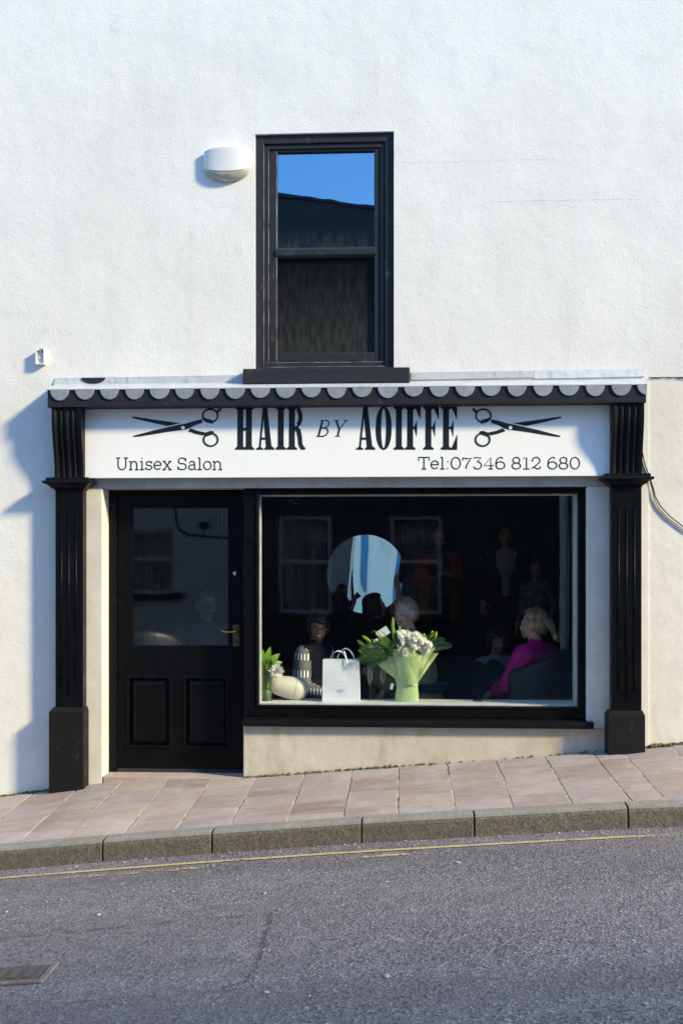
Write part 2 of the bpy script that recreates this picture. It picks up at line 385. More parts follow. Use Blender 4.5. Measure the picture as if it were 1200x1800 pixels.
# ------------------------------------------------------------------ street: levels
YK = -1.5                                               # face of the kerb
WALLB = [(at(px, py).x, at(px, py).z) for px, py in ((0, 1400), (92, 1388), (150, 1381), (205, 1369), (427, 1367.5), (650, 1350), (850, 1337), (1073, 1319), (1140, 1314), (1200, 1306))]
KTOP = [(at(px, py, YK).x, at(px, py, YK).z) for px, py in ((0, 1491), (180, 1475), (372, 1459), (635, 1440), (833, 1428), (1103, 1415), (1200, 1412))]
KBOT = [(at(px, py, YK).x, at(px, py, YK).z) for px, py in ((0, 1530), (180, 1515), (372, 1500), (635, 1482), (833, 1471), (1103, 1456), (1200, 1453))]
SL, C0 = np.polyfit([p[0] for p in KBOT], [p[1] for p in KBOT], 1)
def smoothed(tab, x, w=0.22): return sum(interp(tab, x + d * w) for d in (-1, -0.5, 0, 0.5, 1)) / 5
def zwall(x): return smoothed(WALLB, x) if -2.6 < x < 2.6 else interp(WALLB, max(-2.6, min(2.6, x))) + SL * (x - max(-2.6, min(2.6, x)))
def zroad(x, y=0.0): return SL * x + C0 - (0.0 if abs(x) > 2.6 else (SL * x + C0 - smoothed(KBOT, x)) * (0.5 - 0.5 * math.cos(math.pi * max(0.0, min(1.0, (2.6 - abs(x)) / 0.6)))) * max(0.0, 1 - abs(y - YK) / 2.5))
def zkerb(x): return SL * x + C0 + 0.128 + (zroad(x, YK) - SL * x - C0)
def zpave(x, y):
    t = max(0.0, min(1.0, -y / (-YK - 0.13)))
    return zwall(x) * (1 - t) + (zkerb(x) - 0.004) * t
def sheet(xs, ys, zf):
    m = MB(); n = len(xs)
    m.add([(x, y, zf(x, y)) for y in ys for x in xs], [(j * n + i, j * n + i + 1, (j + 1) * n + i + 1, (j + 1) * n + i) for j in range(len(ys) - 1) for i in range(n - 1)])
    return m
def lins(a, b, n): return [a + (b - a) * i / (n - 1) for i in range(n)]
XS = sorted(set(lins(-40, -3, 12) + lins(-3, 3, 61) + lins(3, 40, 12)))
kind(sheet(lins(-400, 400, 9), lins(-400, 400, 9), lambda x, y: SL * x - 1.6 + C0).build('ground', 'earth'), 'structure')
kind(sheet(XS, lins(-8.45, YK + 0.02, 26), zroad).build('road', 'asphalt', smooth=True), 'structure')
pave = kind(sheet(XS, lins(YK + 0.1, 0.0, 8), lambda x, y: zpave(x, y) - 0.0055).build('pavement', 'joint_mortar', smooth=True), 'structure')

# kerb stones
kx = [ax(p, YK) for p in (-210, 0 - 15, 180, 372, 635, 833, 1103, 1330)]
kerb = kind(bpy.data.objects.new('kerb', None), 'structure'); link(kerb)
for a, b in zip(kx, kx[1:]):
    m = MB(); n = 6; prof = []
    for i in range(n + 1):
        x = a + 0.004 + (b - a - 0.008) * i / n; zt = zkerb(x); zb = zroad(x, YK) - 0.1
        prof.append([(x, YK - 0.004, zb), (x, YK, zt - 0.034), (x, YK + 0.006, zt - 0.016), (x, YK + 0.02, zt - 0.004), (x, YK + 0.04, zt), (x, YK + 0.135, zt + 0.002), (x, YK + 0.135, zb)])
    k_ = len(prof[0]); vs = [p for r in prof for p in r]
    fs = [(i * k_ + j, (i + 1) * k_ + j, (i + 1) * k_ + (j + 1) % k_, i * k_ + (j + 1) % k_) for i in range(n) for j in range(k_)]
    fs += [tuple(range(k_)), tuple(range(n * k_ + k_ - 1, n * k_ - 1, -1))]
    m.add(vs, fs).build('kerb_stone', 'kerb_granite', kerb, bevel=0.006, fix=True)

# paving stones: columns run from wall to kerb, rows staggered
cols = []; x = -3.35
JT = [at(px, 1362, -0.03).x for px in (452, 537, 620, 700, 785, 871, 957, 1042, 1092)]
left = []; c = JT[0]
while c > -3.3: c -= random.uniform(0.30, 0.37); left.append(c)
right = []; c = JT[-1]
while c < 3.0: c += random.uniform(0.31, 0.37); right.append(c)
edges = sorted(left) + JT + right
for a, b in zip(edges, edges[1:]):
    y = -0.012; ya = YK + 0.137
    while y > ya + 0.02:
        d = random.choice((0.20, 0.24, 0.30, 0.36, 0.44)); y2 = y - d
        if y2 - ya < 0.16: y2 = ya
        g = random.uniform(0.006, 0.0085); gs = random.uniform(0.0028, 0.0048); sk = random.uniform(-0.004, 0.004); hgt = random.uniform(-0.0015, 0.003)
        fx = [a + g + sk, b - g + sk * 0.5]; fy = [y2 + gs, y - gs]
        if b > ax(87) and a < ax(210) and y > -0.16:                      # keep clear of the pilaster's plinth
            fy[1] = min(fy[1], -0.03)
        m = MB(); nx, ny = 4, 4; g_ = []
        for j in range(ny):
            for i in range(nx):
                xx = fx[0] + (fx[1] - fx[0]) * i / (nx - 1) + (random.uniform(-0.003, 0.003) if j in (1, 2) and i in (0, nx - 1) else 0); yy = fy[0] + (fy[1] - fy[0]) * j / (ny - 1) + (random.uniform(-0.002, 0.002) if i in (1, 2) else 0)
                edge = 0.003 if (i in (0, nx - 1) or j in (0, ny - 1)) else 0.0
                g_.append((xx, yy, zpave(xx, yy) + hgt - edge + random.uniform(-0.0008, 0.0008)))
        vs = g_ + [(p[0], p[1], p[2] - 0.03) for p in g_]; N = nx * ny
        fs = [(j * nx + i, j * nx + i + 1, (j + 1) * nx + i + 1, (j + 1) * nx + i) for j in range(ny - 1) for i in range(nx - 1)]
        bord = [i for i in range(nx)] + [j * nx + nx - 1 for j in range(1, ny)] + [(ny - 1) * nx + i for i in range(nx - 2, -1, -1)] + [j * nx for j in range(ny - 2, 0, -1)]
        fs += [(bord[i], N + bord[i], N + bord[(i + 1) % len(bord)], bord[(i + 1) % len(bord)]) for i in range(len(bord))]
        m.add(vs, fs).build('paving_stone', 'paving_stone', pave)
        y = y2

# yellow lines, repair patch, cracks, surface box, stone chips on the road
def road_strip(name, mat, y0, y1, lift, kindlab, x0=-6, x1=6, jit=0.002):
    xs = lins(x0, x1, 120); m = MB(); vs = []
    for x in xs: vs += [(x, y0 + random.uniform(-jit, jit), zroad(x, y0) + lift), (x, y1 + random.uniform(-jit, jit), zroad(x, y1) + lift)]
    m.add(vs, [(2 * i, 2 * i + 2, 2 * i + 3, 2 * i + 1) for i in range(len(xs) - 1)])
    return kind(m.build(name, mat), 'structure')
road_strip('yellow_line', 'yellow_paint', YK - 0.222, YK - 0.184, 0.004, 'structure')
road_strip('faded_yellow_line', 'yellow_paint_faded', YK - 0.34, YK - 0.295, 0.004, 'structure')
def on_road(px, py):
    Y = -4.0
    for _ in range(40):
        p = at(px, py, Y); h = p.z - zroad(p.x, Y); Y += h * 2.2
        Y = max(-7.0, min(YK, Y))
    return at(px, py, Y)
pq = [on_road(*q) for q in ((-260, 1662), (-260, 1790), (438, 1738), (478, 1608))]
n_ = 14; m = MB(); vs = []
for j in range(n_ + 1):
    for i in range(n_ + 1):
        s_, t_ = i / n_, j / n_; p = (pq[0] * (1 - s_) + pq[3] * s_) * (1 - t_) + (pq[1] * (1 - s_) + pq[2] * s_) * t_
        vs.append((p.x + random.uniform(-0.006, 0.006), p.y + random.uniform(-0.006, 0.006), zroad(p.x, p.y) + 0.004 - 0.003 * (j in (0, n_) or i == n_)))
m.add(vs, [(j * (n_ + 1) + i, (j + 1) * (n_ + 1) + i, (j + 1) * (n_ + 1) + i + 1, j * (n_ + 1) + i + 1) for j in range(n_) for i in range(n_)])
kind(m.build('road_patch', 'asphalt_patch', smooth=True), 'structure')
def crack(pts, w):
    m = MB(); P = []
    for a, b in zip(pts, pts[1:]):
        for i in range(12): P.append(a.lerp(b, i / 12))
    P.append(pts[-1]); vs = []
    for i, p in enumerate(P):
        d = (P[min(i + 1, len(P) - 1)] - P[max(0, i - 1)]); nrm = Vector((-d.y, d.x, 0)).normalized(); q = p + nrm * random.uniform(-0.008, 0.008)
        ww = w * random.choice((0.15, 0.5, 1.0, 0.8, 0.3))
        for s_ in (-1, 1): vs.append((q.x + nrm.x * ww * s_, q.y + nrm.y * ww * s_, zroad(q.x, q.y) + 0.0085))
    m.add(vs, [(2 * i, 2 * i + 1, 2 * i + 3, 2 * i + 2) for i in range(len(P) - 1)]); return m
kind(crack([on_road(*q) for q in ((-40, 1656), (130, 1640), (330, 1620), (478, 1608))], 0.004).build('road_crack', 'crack'), 'structure')
kind(crack([on_road(*q) for q in ((478, 1608), (468, 1650), (455, 1690), (436, 1728), (395, 1738))], 0.0045).build('road_crack', 'crack'), 'structure')
sb = on_road(30, 1717); box_r = thing('surface_box', 'small rusty iron utility cover set in patched asphalt by the left edge', 'cover', (sb.x, sb.y, zroad(sb.x, sb.y)))
box_r.rotation_euler = (0, -math.atan(SL), 0)
MB().box(-0.115, 0.115, -0.085, 0.085, 0.004, 0.014).build('lid', 'iron', box_r, 0.004, local=True)
fr_ = MB()
for a in ((-0.15, 0.15, -0.115, -0.09), (-0.15, 0.15, 0.09, 0.115), (-0.15, -0.12, -0.0895, 0.0895), (0.12, 0.15, -0.0895, 0.0895)): fr_.box(a[0], a[1], a[2], a[3], 0.004, 0.0175)
fr_.build('rim', 'rim_concrete', box_r, 0.005, local=True)
for i in range(3): MB().box(-0.08 + 0.06 * i, -0.045 + 0.06 * i, -0.06, 0.06, 0.0145, 0.019).build('rib', 'iron', box_r, 0.002, local=True)
m = MB()
for i in range(420):
    y = -random.uniform(-YK + 0.03, 5.2); x = random.uniform(-2.9, 3.1); big = random.random()
    r = random.uniform(0.003, 0.006) if big < 0.93 else random.uniform(0.008, 0.014)
    m.ell((x, y, zroad(x, y) + r * 0.25), (r * random.uniform(0.8, 1.6), r, r * 0.5), Euler((0, 0, random.uniform(0, 3))), 6, 4)
for i in range(90):
    x = random.uniform(-2.9, 3.1); y = YK - abs(random.gauss(0, 0.05)) - 0.01; r = random.uniform(0.003, 0.008)
    m.ell((x, y, zroad(x, y) + r * 0.3), (r * random.uniform(0.8, 1.7), r, r * 0.6), Euler((0, 0, random.uniform(0, 3))), 6, 4)
kind(m.build('stone_chips', 'chip_pale'), 'stuff', 'loose pale stone chips scattered over the grey asphalt road', 'gravel')
m = MB()
for i in range(330):
    x = random.choice((random.uniform(ax(430), ax(1073)), random.uniform(ax(430), ax(700)), random.uniform(ax(1140), ax(1220)), random.uniform(ax(-20), ax(90))))
    y = -abs(random.gauss(0, 0.012)) - 0.004; r = random.uniform(0.003, 0.010) * (1.7 if x > ax(1140) and x < ax(1165) else 1)
    m.ell((x, y, zpave(x, y) + r * 0.5), (r * 1.5, r, r * random.uniform(0.6, 1.3)), Euler((0, 0, random.uniform(0, 3))), 6, 4)
kind(m.build('moss_tufts', 'moss'), 'stuff', 'thin line of moss and dirt along the foot of the wall', 'moss')

# ------------------------------------------------------------------ the salon's building
XL, XR = -7.0, 6.5
H0, H1 = ax(147), ax(1074)
ZS = az(839)                                            # foot of the sign
UW = (ax(448.5), ax(692), az(651), az(232.5))
bld = thing('salon_building', 'white roughcast building with black shopfront, scalloped lead cornice and upper window', 'building', (0, 0, 0))
holed_wall(XL, XR, -1.6, 6.9, [(H0, H1, -9, ZS), UW, (ax(1139), 9, -9, az(668))], 0.0, 0.35).build('wall', 'roughcast_white', bld)
holed_wall(ax(1139), XR, -1.6, az(668) - 0.004, [], 0.006, 0.35).build('wall', 'cream_render', bld)['label'] = 'smooth cream lower wall beside the right pilaster'
YD, YF, YG = 0.20, 0.055, 0.10                          # door, window frame, glass
bx('pier', 'pier_plaster', bld, H0 + 0.001, ax(180), 0.004, 0.33, -0.6, az(857), 0.006)
bx('pier', 'pier_plaster', bld, ax(1031), H1 - 0.001, 0.004, 0.33, az(1277), az(857), 0.006)
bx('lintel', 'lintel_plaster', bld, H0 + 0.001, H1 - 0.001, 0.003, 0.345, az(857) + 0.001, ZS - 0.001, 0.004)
zp = az(1277)
bx('plinth_wall', 'stained_render', bld, ax(427.5), H1 - 0.001, 0.006, 0.33, -0.6, zp - 0.001, 0.005)
bx('step', 'paving_stone', bld, ax(181), ax(427), 0.0, 0.34, -0.5, az(1366, 300, 0.0), 0.006)

# pilasters
def pilaster(x0, x1, zbase, zfoot, zcap, ztop, lab):
    p = bpy.data.objects.new('pilaster', None); link(p, bld); p['label'] = lab
    yb = -0.10
    # fluted corbel
    m = MB(); nx, nz = 49, 16; vs = []
    yo = lambda t: -0.095 - 0.07 * (0.5 - 0.5 * math.cos(math.pi * min(1, max(0, (t - 0.05) / 0.8))))
    for j in range(nz):
        t = j / (nz - 1)
        for i in range(nx):
            s_ = i / (nx - 1); fl = 0.0
            if 0.1 < s_ < 0.9: fl = 0.016 * abs(math.sin(math.pi * (s_ - 0.1) / 0.8 * 4)) ** 0.6
            vs.append((x0 + (x1 - x0) * s_, yo(t) + fl, zcap + (ztop - zcap) * t))
    fs = [(j * nx + i, j * nx + i + 1, (j + 1) * nx + i + 1, (j + 1) * nx + i) for j in range(nz - 1) for i in range(nx - 1)]
    b = len(vs)
    for j in range(nz):
        z = zcap + (ztop - zcap) * j / (nz - 1); vs += [(x0, -0.001, z), (x1, -0.001, z)]
    for j in range(nz - 1):
        fs.append((b + 2 * j, j * nx, (j + 1) * nx, b + 2 * j + 2)); fs.append((j * nx + nx - 1, b + 2 * j + 1, b + 2 * j + 3, (j + 1) * nx + nx - 1))
    m.add(vs, fs).build('corbel', 'black_satin', p)
    # capital
    cx0, cx1 = x0 - 0.03, x1 + 0.022
    m = MB(); prof = [(0.022, -0.07), (0.022, -0.062), (0.004, -0.052), (-0.014, -0.034), (-0.030, -0.024), (-0.043, -0.022), (-0.048, -0.014), (-0.043, -0.004), (-0.026, 0.0), (-0.026, 0.020), (0.03, 0.022)]
    for (pa, za), (pb, zb) in zip(prof, prof[1:]):
        qa, qb = pa - 0.022, pb - 0.022
        A = [(x0 + qa, yb + qa, zcap + za), (x1 - qa, yb + qa, zcap + za), (x1 - qa, -0.002, zcap + za), (x0 + qa, -0.002, zcap + za)]
        B = [(x0 + qb, yb + qb, zcap + zb), (x1 - qb, yb + qb, zcap + zb), (x1 - qb, -0.002, zcap + zb), (x0 + qb, -0.002, zcap + zb)]
        m.add(A + B, [(0, 1, 5, 4), (1, 2, 6, 5), (3, 0, 4, 7)])
    m.build('capital', 'black_satin', p, fix=True)
    m = MB().box(x0 + 0.006, x1 - 0.004, yb, -0.002, zbase - 0.01, zcap - 0.06)
    m.build('shaft', 'black_gloss', p, 0.006)
    for q in (0.25, 0.5, 0.75):
        xx = x0 + (x1 - x0) * q; MB().tube([(xx, yb - 0.0005, zbase + (0.14 if q != 0.5 else 0.09)), (xx, yb - 0.0005, zcap - 0.22)], 0.005, 8).build('reed', 'black_gloss', p, smooth=True)
    m = MB().box(x0 - 0.028, x1 + 0.012, yb - 0.04, -0.002, zfoot - 0.25, zbase - 0.03)
    a = (x0 - 0.028, x1 + 0.012, yb - 0.04)
    A = [(a[0], a[2], zbase - 0.0295), (a[1], a[2], zbase - 0.0295), (a[1], -0.002, zbase - 0.0295), (a[0], -0.002, zbase - 0.0295)]
    B = [(a[0] + 0.024, a[2] + 0.036, zbase), (a[1] - 0.010, a[2] + 0.036, zbase), (a[1] - 0.010, -0.002, zbase), (a[0] + 0.024, -0.002, zbase)]
    m.hexa(A + B); m.build('base', 'plinth_black', p, 0.004)
YP = -0.10
pilaster(ax(96, YP), ax(147, YP), az(1243, 100, YP), az(1385, 100, YP), az(845, 100, YP), az(712, 100, YP), 'black pilaster beside the door, its foot lower on the slope')
pilaster(ax(1073, YP), ax(1128, YP), az(1249, 1100, YP), az(1317, 1100, YP), az(838, 1100, YP), az(706, 1100, YP), 'black pilaster beside the big window, its plinth short')

# cornice with lead cover and scallops
YC = -0.175
cx0, cx1 = ax(84, YC), ax(1135, YC); cz0, cz1 = az(711.8, 600, YC), az(680, 600, YC)
cor = bx('cornice', 'fascia_black', bld, cx0, cx1, YC, -0.002, cz0, cz1 - 0.002, 0.003)
zt = az(671, 600, 0)
MB().hexa([(cx0 - 0.004, YC - 0.008, cz1 - 0.006), (cx1 + 0.004, YC - 0.008, cz1 - 0.006), (cx1 + 0.004, -0.001, zt - 0.010), (cx0 - 0.004, -0.001, zt - 0.010),
           (cx0 - 0.004, YC - 0.008, cz1 + 0.002), (cx1 + 0.004, YC - 0.008, cz1 + 0.002), (cx1 + 0.004, -0.001, zt), (cx0 - 0.004, -0.001, zt)]).build('lead_cover', 'lead_pale', cor, 0.002)
nsc = 24
for i in range(nsc):
    xc = ax(106, YC) + (ax(1091, YC) - ax(106, YC)) * i / 22.0
    if i == nsc - 1: xc = ax(1136, YC)
    rx = 0.070 * random.uniform(0.95, 1.04); rz = 0.078 * random.uniform(0.93, 1.05); th = random.uniform(-0.03, 0.03)
    poly = [(xc + rx * math.cos(t + th), cz1 - 0.001 + rz * math.sin(t)) for t in [math.pi + math.pi * k / 16 for k in range(17)]]
    if i == nsc - 1: poly = [(min(px_, cx1 + 0.002), z) for px_, z in poly if px_ <= cx1 + 0.002] + [(cx1 + 0.002, cz1 - 0.001 - rz), (cx1 + 0.002, cz1 - 0.001)]
    m = MB().prism(poly, YC - 0.0085 - random.uniform(0, 0.003), YC - 0.001)
    m.build('scallop', 'lead', cor, 0.0015)
# small upturned flaps between the scallops
for px0, px1 in ((95, 203), (203.6, 427)):
    MB().hexa([(ax(px0), -0.010, az(672)), (ax(px1), -0.010, az(672)), (ax(px1), -0.0005, az(672)), (ax(px0), -0.0005, az(672)),
               (ax(px0) + (0.012 if px0 < 100 else 0), -0.006, az(660 - 0.005 * (px0 - 95))), (ax(px1), -0.006, az(658 - 0.004 * (px0 - 95))), (ax(px1), -0.0005, az(658 - 0.004 * (px0 - 95))), (ax(px0) + (0.012 if px0 < 100 else 0), -0.0005, az(660 - 0.005 * (px0 - 95)))]).build('flashing', 'lead_pale', bld)
for px0, px1, a, b in ((722, 938, 656, 655), (938.6, 1132, 654.5, 653)):
    MB().hexa([(ax(px0), -0.010, az(669)), (ax(px1), -0.010, az(667)), (ax(px1), -0.0005, az(667)), (ax(px0), -0.0005, az(669)),
               (ax(px0), -0.006, az(a)), (ax(px1), -0.006, az(b)), (ax(px1), -0.0005, az(b)), (ax(px0), -0.0005, az(a))]).build('flashing', 'lead_pale', bld)
cxs, czs = ax(165), az(660.5)
MB().prism([(cxs + 0.088 * math.cos(t), czs + 0.042 * math.sin(t)) for t in [math.pi + math.pi * k / 14 for k in range(15)]], -0.0135, -0.0085).build('scallop_scrap', 'fascia_black', bld)

# upper window
simple('highlight_grey', (0.34, 0.31, 0.28), (0.08, 0.075, 0.07), 9, 0.6)  # pale colour for the painted highlight strips on the frame
uw = bpy.data.objects.new('upper_window', None); link(uw, bld)
x0, x1, z0, z1 = UW
m = frame(MB(), x0 + 0.002, x1 - 0.002, z0 + 0.002, z1 - 0.002, 0.060, 0.022, 0.16, 0.062, 0.03); m.build('frame', 'worn_black', uw, 0.005)
m = frame(MB(), x0 + 0.062, x1 - 0.062, z0 + 0.032, z1 - 0.065, 0.034, 0.036, 0.15); m.build('frame', 'worn_black', uw, 0.004)
sx0, sx1, sz0, sz1 = x0 + 0.096, x1 - 0.096, z0 + 0.066, z1 - 0.098
gx0, gx1 = ax(487, 0.06), ax(657.5, 0.06)
m = MB(); m.box(sx0, gx0, 0.047, 0.14, sz0, sz1); m.box(gx1, sx1, 0.047, 0.14, sz0, sz1)
m.box(gx0, gx1, 0.0474, 0.14, az(267, 600, 0.06), sz1); m.box(gx0, gx1, 0.0474, 0.14, sz0, az(620, 600, 0.06))
m.build('sash', 'worn_black', uw, 0.006)
zr0, zr1 = az(453, 600, 0.06), az(435, 600, 0.06)
m = MB().extrude_x([(0.12, zr0), (0.052, zr0), (0.036, zr0 + 0.018), (0.036, zr1 - 0.016), (0.052, zr1), (0.12, zr1)], gx0 - 0.012, gx1 + 0.012); m.build('meeting_rail', 'worn_black', uw, 0.004)
glass_mat('upper_pane', (0.42, 0.45, 0.47), 9.0, (zr1, zr1 + 0.16, 0.45), (0.55, 0.80, 1.0))  # the sky's deeper blue is put into this pane's reflection colour
glass_mat('lower_pane', (0.30, 0.33, 0.35), 1.4, (az(620), zr0 + 0.12, 0.42), (1, 1, 1), 0.45)
bx('pane', 'upper_pane', uw, gx0 - 0.004, gx1 + 0.004, 0.074, 0.08, zr1 - 0.01, az(264, 600, 0.06))
bx('pane', 'lower_pane', uw, gx0 - 0.004, gx1 + 0.004, 0.074, 0.08, az(622, 600, 0.06), zr0 + 0.01)['label'] = 'grimy lower pane with streaks of dirt'
for xx, yy in ((x0 + 0.0625, 0.0215), (x0 + 0.0965, 0.0355), (gx0 + 0.0005, 0.0465)): bx('highlight_line', 'highlight_grey', uw, xx - 0.005, xx, yy - 0.0012, yy + 0.006, z0 + 0.035 if yy < 0.03 else z0 + 0.07, z1 - 0.07 if yy < 0.03 else z1 - 0.105)  # gloss highlights put in as pale strips along the frame steps
for zz_, yy in ((z0 + 0.033, 0.0215), (z0 + 0.067, 0.0355)): bx('highlight_line', 'highlight_grey', uw, x0 + 0.066, x1 - 0.07, yy - 0.0012, yy + 0.006, zz_ - 0.004, zz_)
for px in (514, 620): bx('vent', 'dark_hole', uw, ax(px) - 0.02, ax(px) + 0.025, 0.0455, 0.05, az(632.5), az(630))
m = MB(); nseg = 14; sxa, sxb = ax(428, -0.05), ax(720, -0.05)
for i in range(nseg):
    a, b = sxa + (sxb - sxa) * i / nseg, sxa + (sxb - sxa) * (i + 1) / nseg
m.box(sxa, sxb, -0.085, 0.05, az(673, 600, -0.085), z0 + 0.004)
m.build('window_sill', 'worn_black', bld, 0.008)
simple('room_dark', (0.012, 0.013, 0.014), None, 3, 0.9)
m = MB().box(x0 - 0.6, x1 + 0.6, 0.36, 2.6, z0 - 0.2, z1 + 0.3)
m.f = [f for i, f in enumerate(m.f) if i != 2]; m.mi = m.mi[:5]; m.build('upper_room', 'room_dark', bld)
# roof closing the top, out of the picture
MB().hexa([(XL, -0.25, 6.9), (XR, -0.25, 6.9), (XR, 5.2, 9.3), (XL, 5.2, 9.3), (XL, -0.25, 7.0), (XR, -0.25, 7.0), (XR, 5.2, 9.4), (XL, 5.2, 9.4)]).build('roof', 'iron', bld)

# door
door = bpy.data.objects.new('door', None); link(door, bld)
dxa, dxb, dzb, dzt = ax(193, YD), ax(428, YD), az(1364, 300, YD), az(857)
m = MB(); fw = 0.055
m.box(ax(181), ax(207, YD), YD - 0.025, YD + 0.08, dzb, dzt); m.box(ax(207, YD), dxb, YD - 0.0245, YD + 0.08, az(868, 300, YD), dzt)
m.build('door_frame', 'black_gloss', door, 0.004)
lx0, lx1, lz0, lz1 = ax(207.5, YD), dxb, dzb + 0.004, az(868.5, 300, YD)
gl = (ax(232, YD), ax(402, YD), az(1136, 300, YD), az(892, 300, YD))
pn = [(ax(225, YD), ax(300, YD), az(1313, 300, YD), az(1190, 300, YD)), (ax(324, YD), ax(401, YD), az(1313, 300, YD), az(1190, 300, YD))]
holed_wall(lx0, lx1, lz0, lz1, [gl] + pn, YD, YD + 0.045).build('leaf', 'black_gloss', door, 0.003)
for a in pn:
    m = MB(); w = 0.055
    o = [(a[0], a[2]), (a[1], a[2]), (a[1], a[3]), (a[0], a[3])]; i_ = [(a[0] + w, a[2] + w), (a[1] - w, a[2] + w), (a[1] - w, a[3] - w), (a[0] + w, a[3] - w)]
    m.add([(x, YD + 0.030, z) for x, z in o] + [(x, YD + 0.008, z) for x, z in i_], [(0, 1, 5, 4), (1, 2, 6, 5), (2, 3, 7, 6), (3, 0, 4, 7), (4, 5, 6, 7)])
    m.build('panel', 'black_gloss', door)
    m = frame(MB(), a[0] - 0.010, a[1] + 0.010, a[2] - 0.010, a[3] + 0.010, 0.022, YD - 0.007, YD + 0.02); m.build('moulding', 'black_gloss', door, 0.005)
bx('pane', 'shop_glass', door, gl[0] - 0.004, gl[1] + 0.004, YD + 0.018, YD + 0.024, gl[2] - 0.004, gl[3] + 0.004)
frame(MB(), gl[0] - 0.003, gl[1] + 0.003, gl[2] - 0.003, gl[3] + 0.003, 0.009, YD + 0.004, YD + 0.017).build('glazing_bead', 'black_satin', door, 0.002)
MB().extrude_x([(YD + 0.001, dzb + 0.055), (YD - 0.012, dzb + 0.048), (YD - 0.022, dzb + 0.012), (YD - 0.022, dzb + 0.002), (YD + 0.001, dzb + 0.002)], ax(207, YD), ax(427, YD)).build('weather_bar', 'worn_black', door, 0.003)
lk = at(413.5, 1008, YD); MB().lathe([(0.0001, -0.012), (0.011, -0.012), (0.016, -0.006), (0.017, 0.0)], lk, 20, Euler((R(-90), 0, 0))).build('lock', 'chrome', door, smooth=True)
MB().lathe([(0.0001, -0.0135), (0.006, -0.0135), (0.006, -0.011)], (lk.x, lk.y, lk.z), 12, Euler((R(-90), 0, 0))).build('keyway', 'dark_hole', door)
ha, hb = at(409.5, 1098, YD), at(421, 1136, YD); bx('handle_plate', 'old_brass', door, ha.x, hb.x, YD - 0.004, YD + 0.001, hb.z, ha.z, 0.0015)
hc = at(416, 1109, YD); m = MB().tube([(hc.x, YD - 0.004, hc.z), (hc.x, YD - 0.03, hc.z), (hc.x, YD - 0.045, hc.z)], 0.011, 12, [0.014, 0.009, 0.009])
m.tube([(hc.x, YD - 0.045, hc.z)] + [(hc.x - 0.1 * k / 8, YD - 0.045, hc.z - 0.006 * math.sin(k / 8 * 3.1) + (0.004 if k == 8 else 0)) for k in range(9)], 0.007, 10, [0.011] + [0.009, 0.008, 0.007, 0.0065, 0.0065, 0.007, 0.0075, 0.008, 0.006]); m.build('handle', 'brass', door, smooth=True)
kh = at(416, 1128, YD); bx('keyhole', 'dark_hole', door, kh.x - 0.004, kh.x + 0.004, YD - 0.0055, YD - 0.003, kh.z - 0.01, kh.z + 0.01)

# shop window
sw = bpy.data.objects.new('shop_window', None); link(sw, bld)
wx0, wx1, wz0, wz1 = ax(428.5, YF), ax(1030, YF), az(1262, 700, YF), az(857)
ox0, ox1, oz0, oz1 = ax(454, YF), ax(1016, YF), az(1241.5, 700, YF), az(868, 700, YF)
m = MB(); m.box(wx0, ox0, YF, YF + 0.12, wz0, wz1); m.box(ox1, wx1, YF, YF + 0.12, wz0, wz1)
m.box(ox0, ox1, YF + 0.0006, YF + 0.12, oz1, wz1); m.box(ox0, ox1, YF + 0.0006, YF + 0.12, wz0, oz0); m.build('frame', 'black_gloss', sw, 0.004)
frame(MB(), ox0 - 0.012, ox1 + 0.012, oz0 - 0.012, oz1 + 0.012, 0.016, YF - 0.010, YF + 0.004).build('moulding', 'black_satin', sw, 0.004)
bx('pane', 'shop_glass', sw, ox0 - 0.005, ox1 + 0.005, YG, YG + 0.006, oz0 - 0.005, oz1 + 0.005)
frame(MB(), ox0 - 0.001, ox1 + 0.001, oz0 - 0.001, oz1 + 0.001, 0.012, YG + 0.012, YG + 0.06).build('glazing_bead', 'white_bead', sw, 0.002)
m = MB().extrude_x([(0.10, zp + 0.001), (-0.045, zp + 0.001), (-0.052, zp + 0.008), (-0.050, zp + 0.040), (-0.042, zp + 0.046), (0.05, wz0 - 0.001), (0.10, wz0 - 0.001)], ax(427, 0), ax(1041, 0)); m.build('window_sill', 'black_satin', sw, 0.004)
LEDGE_Z = oz0 + 0.010
bx('ledge', 'white_bead', sw, ax(430), ax(1045), 0.178, 0.43, LEDGE_Z - 0.03, LEDGE_Z, 0.004)
bx('reveal', 'white_bead', sw, ox1 + 0.004, ox1 + 0.03, 0.176, 0.36, oz0, oz1 + 0.1)
bx('reveal', 'white_bead', sw, ox0 - 0.03, ox0 - 0.006, 0.176, 0.23, oz0, oz1 + 0.1)

# ------------------------------------------------------------------ the room behind the glass
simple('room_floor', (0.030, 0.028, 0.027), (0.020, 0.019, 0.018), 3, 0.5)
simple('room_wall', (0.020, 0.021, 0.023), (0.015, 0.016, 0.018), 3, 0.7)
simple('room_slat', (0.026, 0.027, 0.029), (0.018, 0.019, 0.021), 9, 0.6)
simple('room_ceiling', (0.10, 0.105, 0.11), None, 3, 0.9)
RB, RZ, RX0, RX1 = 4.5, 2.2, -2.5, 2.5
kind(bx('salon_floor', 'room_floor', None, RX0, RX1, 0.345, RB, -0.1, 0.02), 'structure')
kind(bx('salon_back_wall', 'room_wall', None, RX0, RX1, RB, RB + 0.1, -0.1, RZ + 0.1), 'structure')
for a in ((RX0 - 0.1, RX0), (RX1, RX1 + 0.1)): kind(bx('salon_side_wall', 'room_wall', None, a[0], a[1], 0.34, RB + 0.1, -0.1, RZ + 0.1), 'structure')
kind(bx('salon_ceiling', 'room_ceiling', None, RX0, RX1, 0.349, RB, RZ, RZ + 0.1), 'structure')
m = MB(); x = RX0 + 0.03
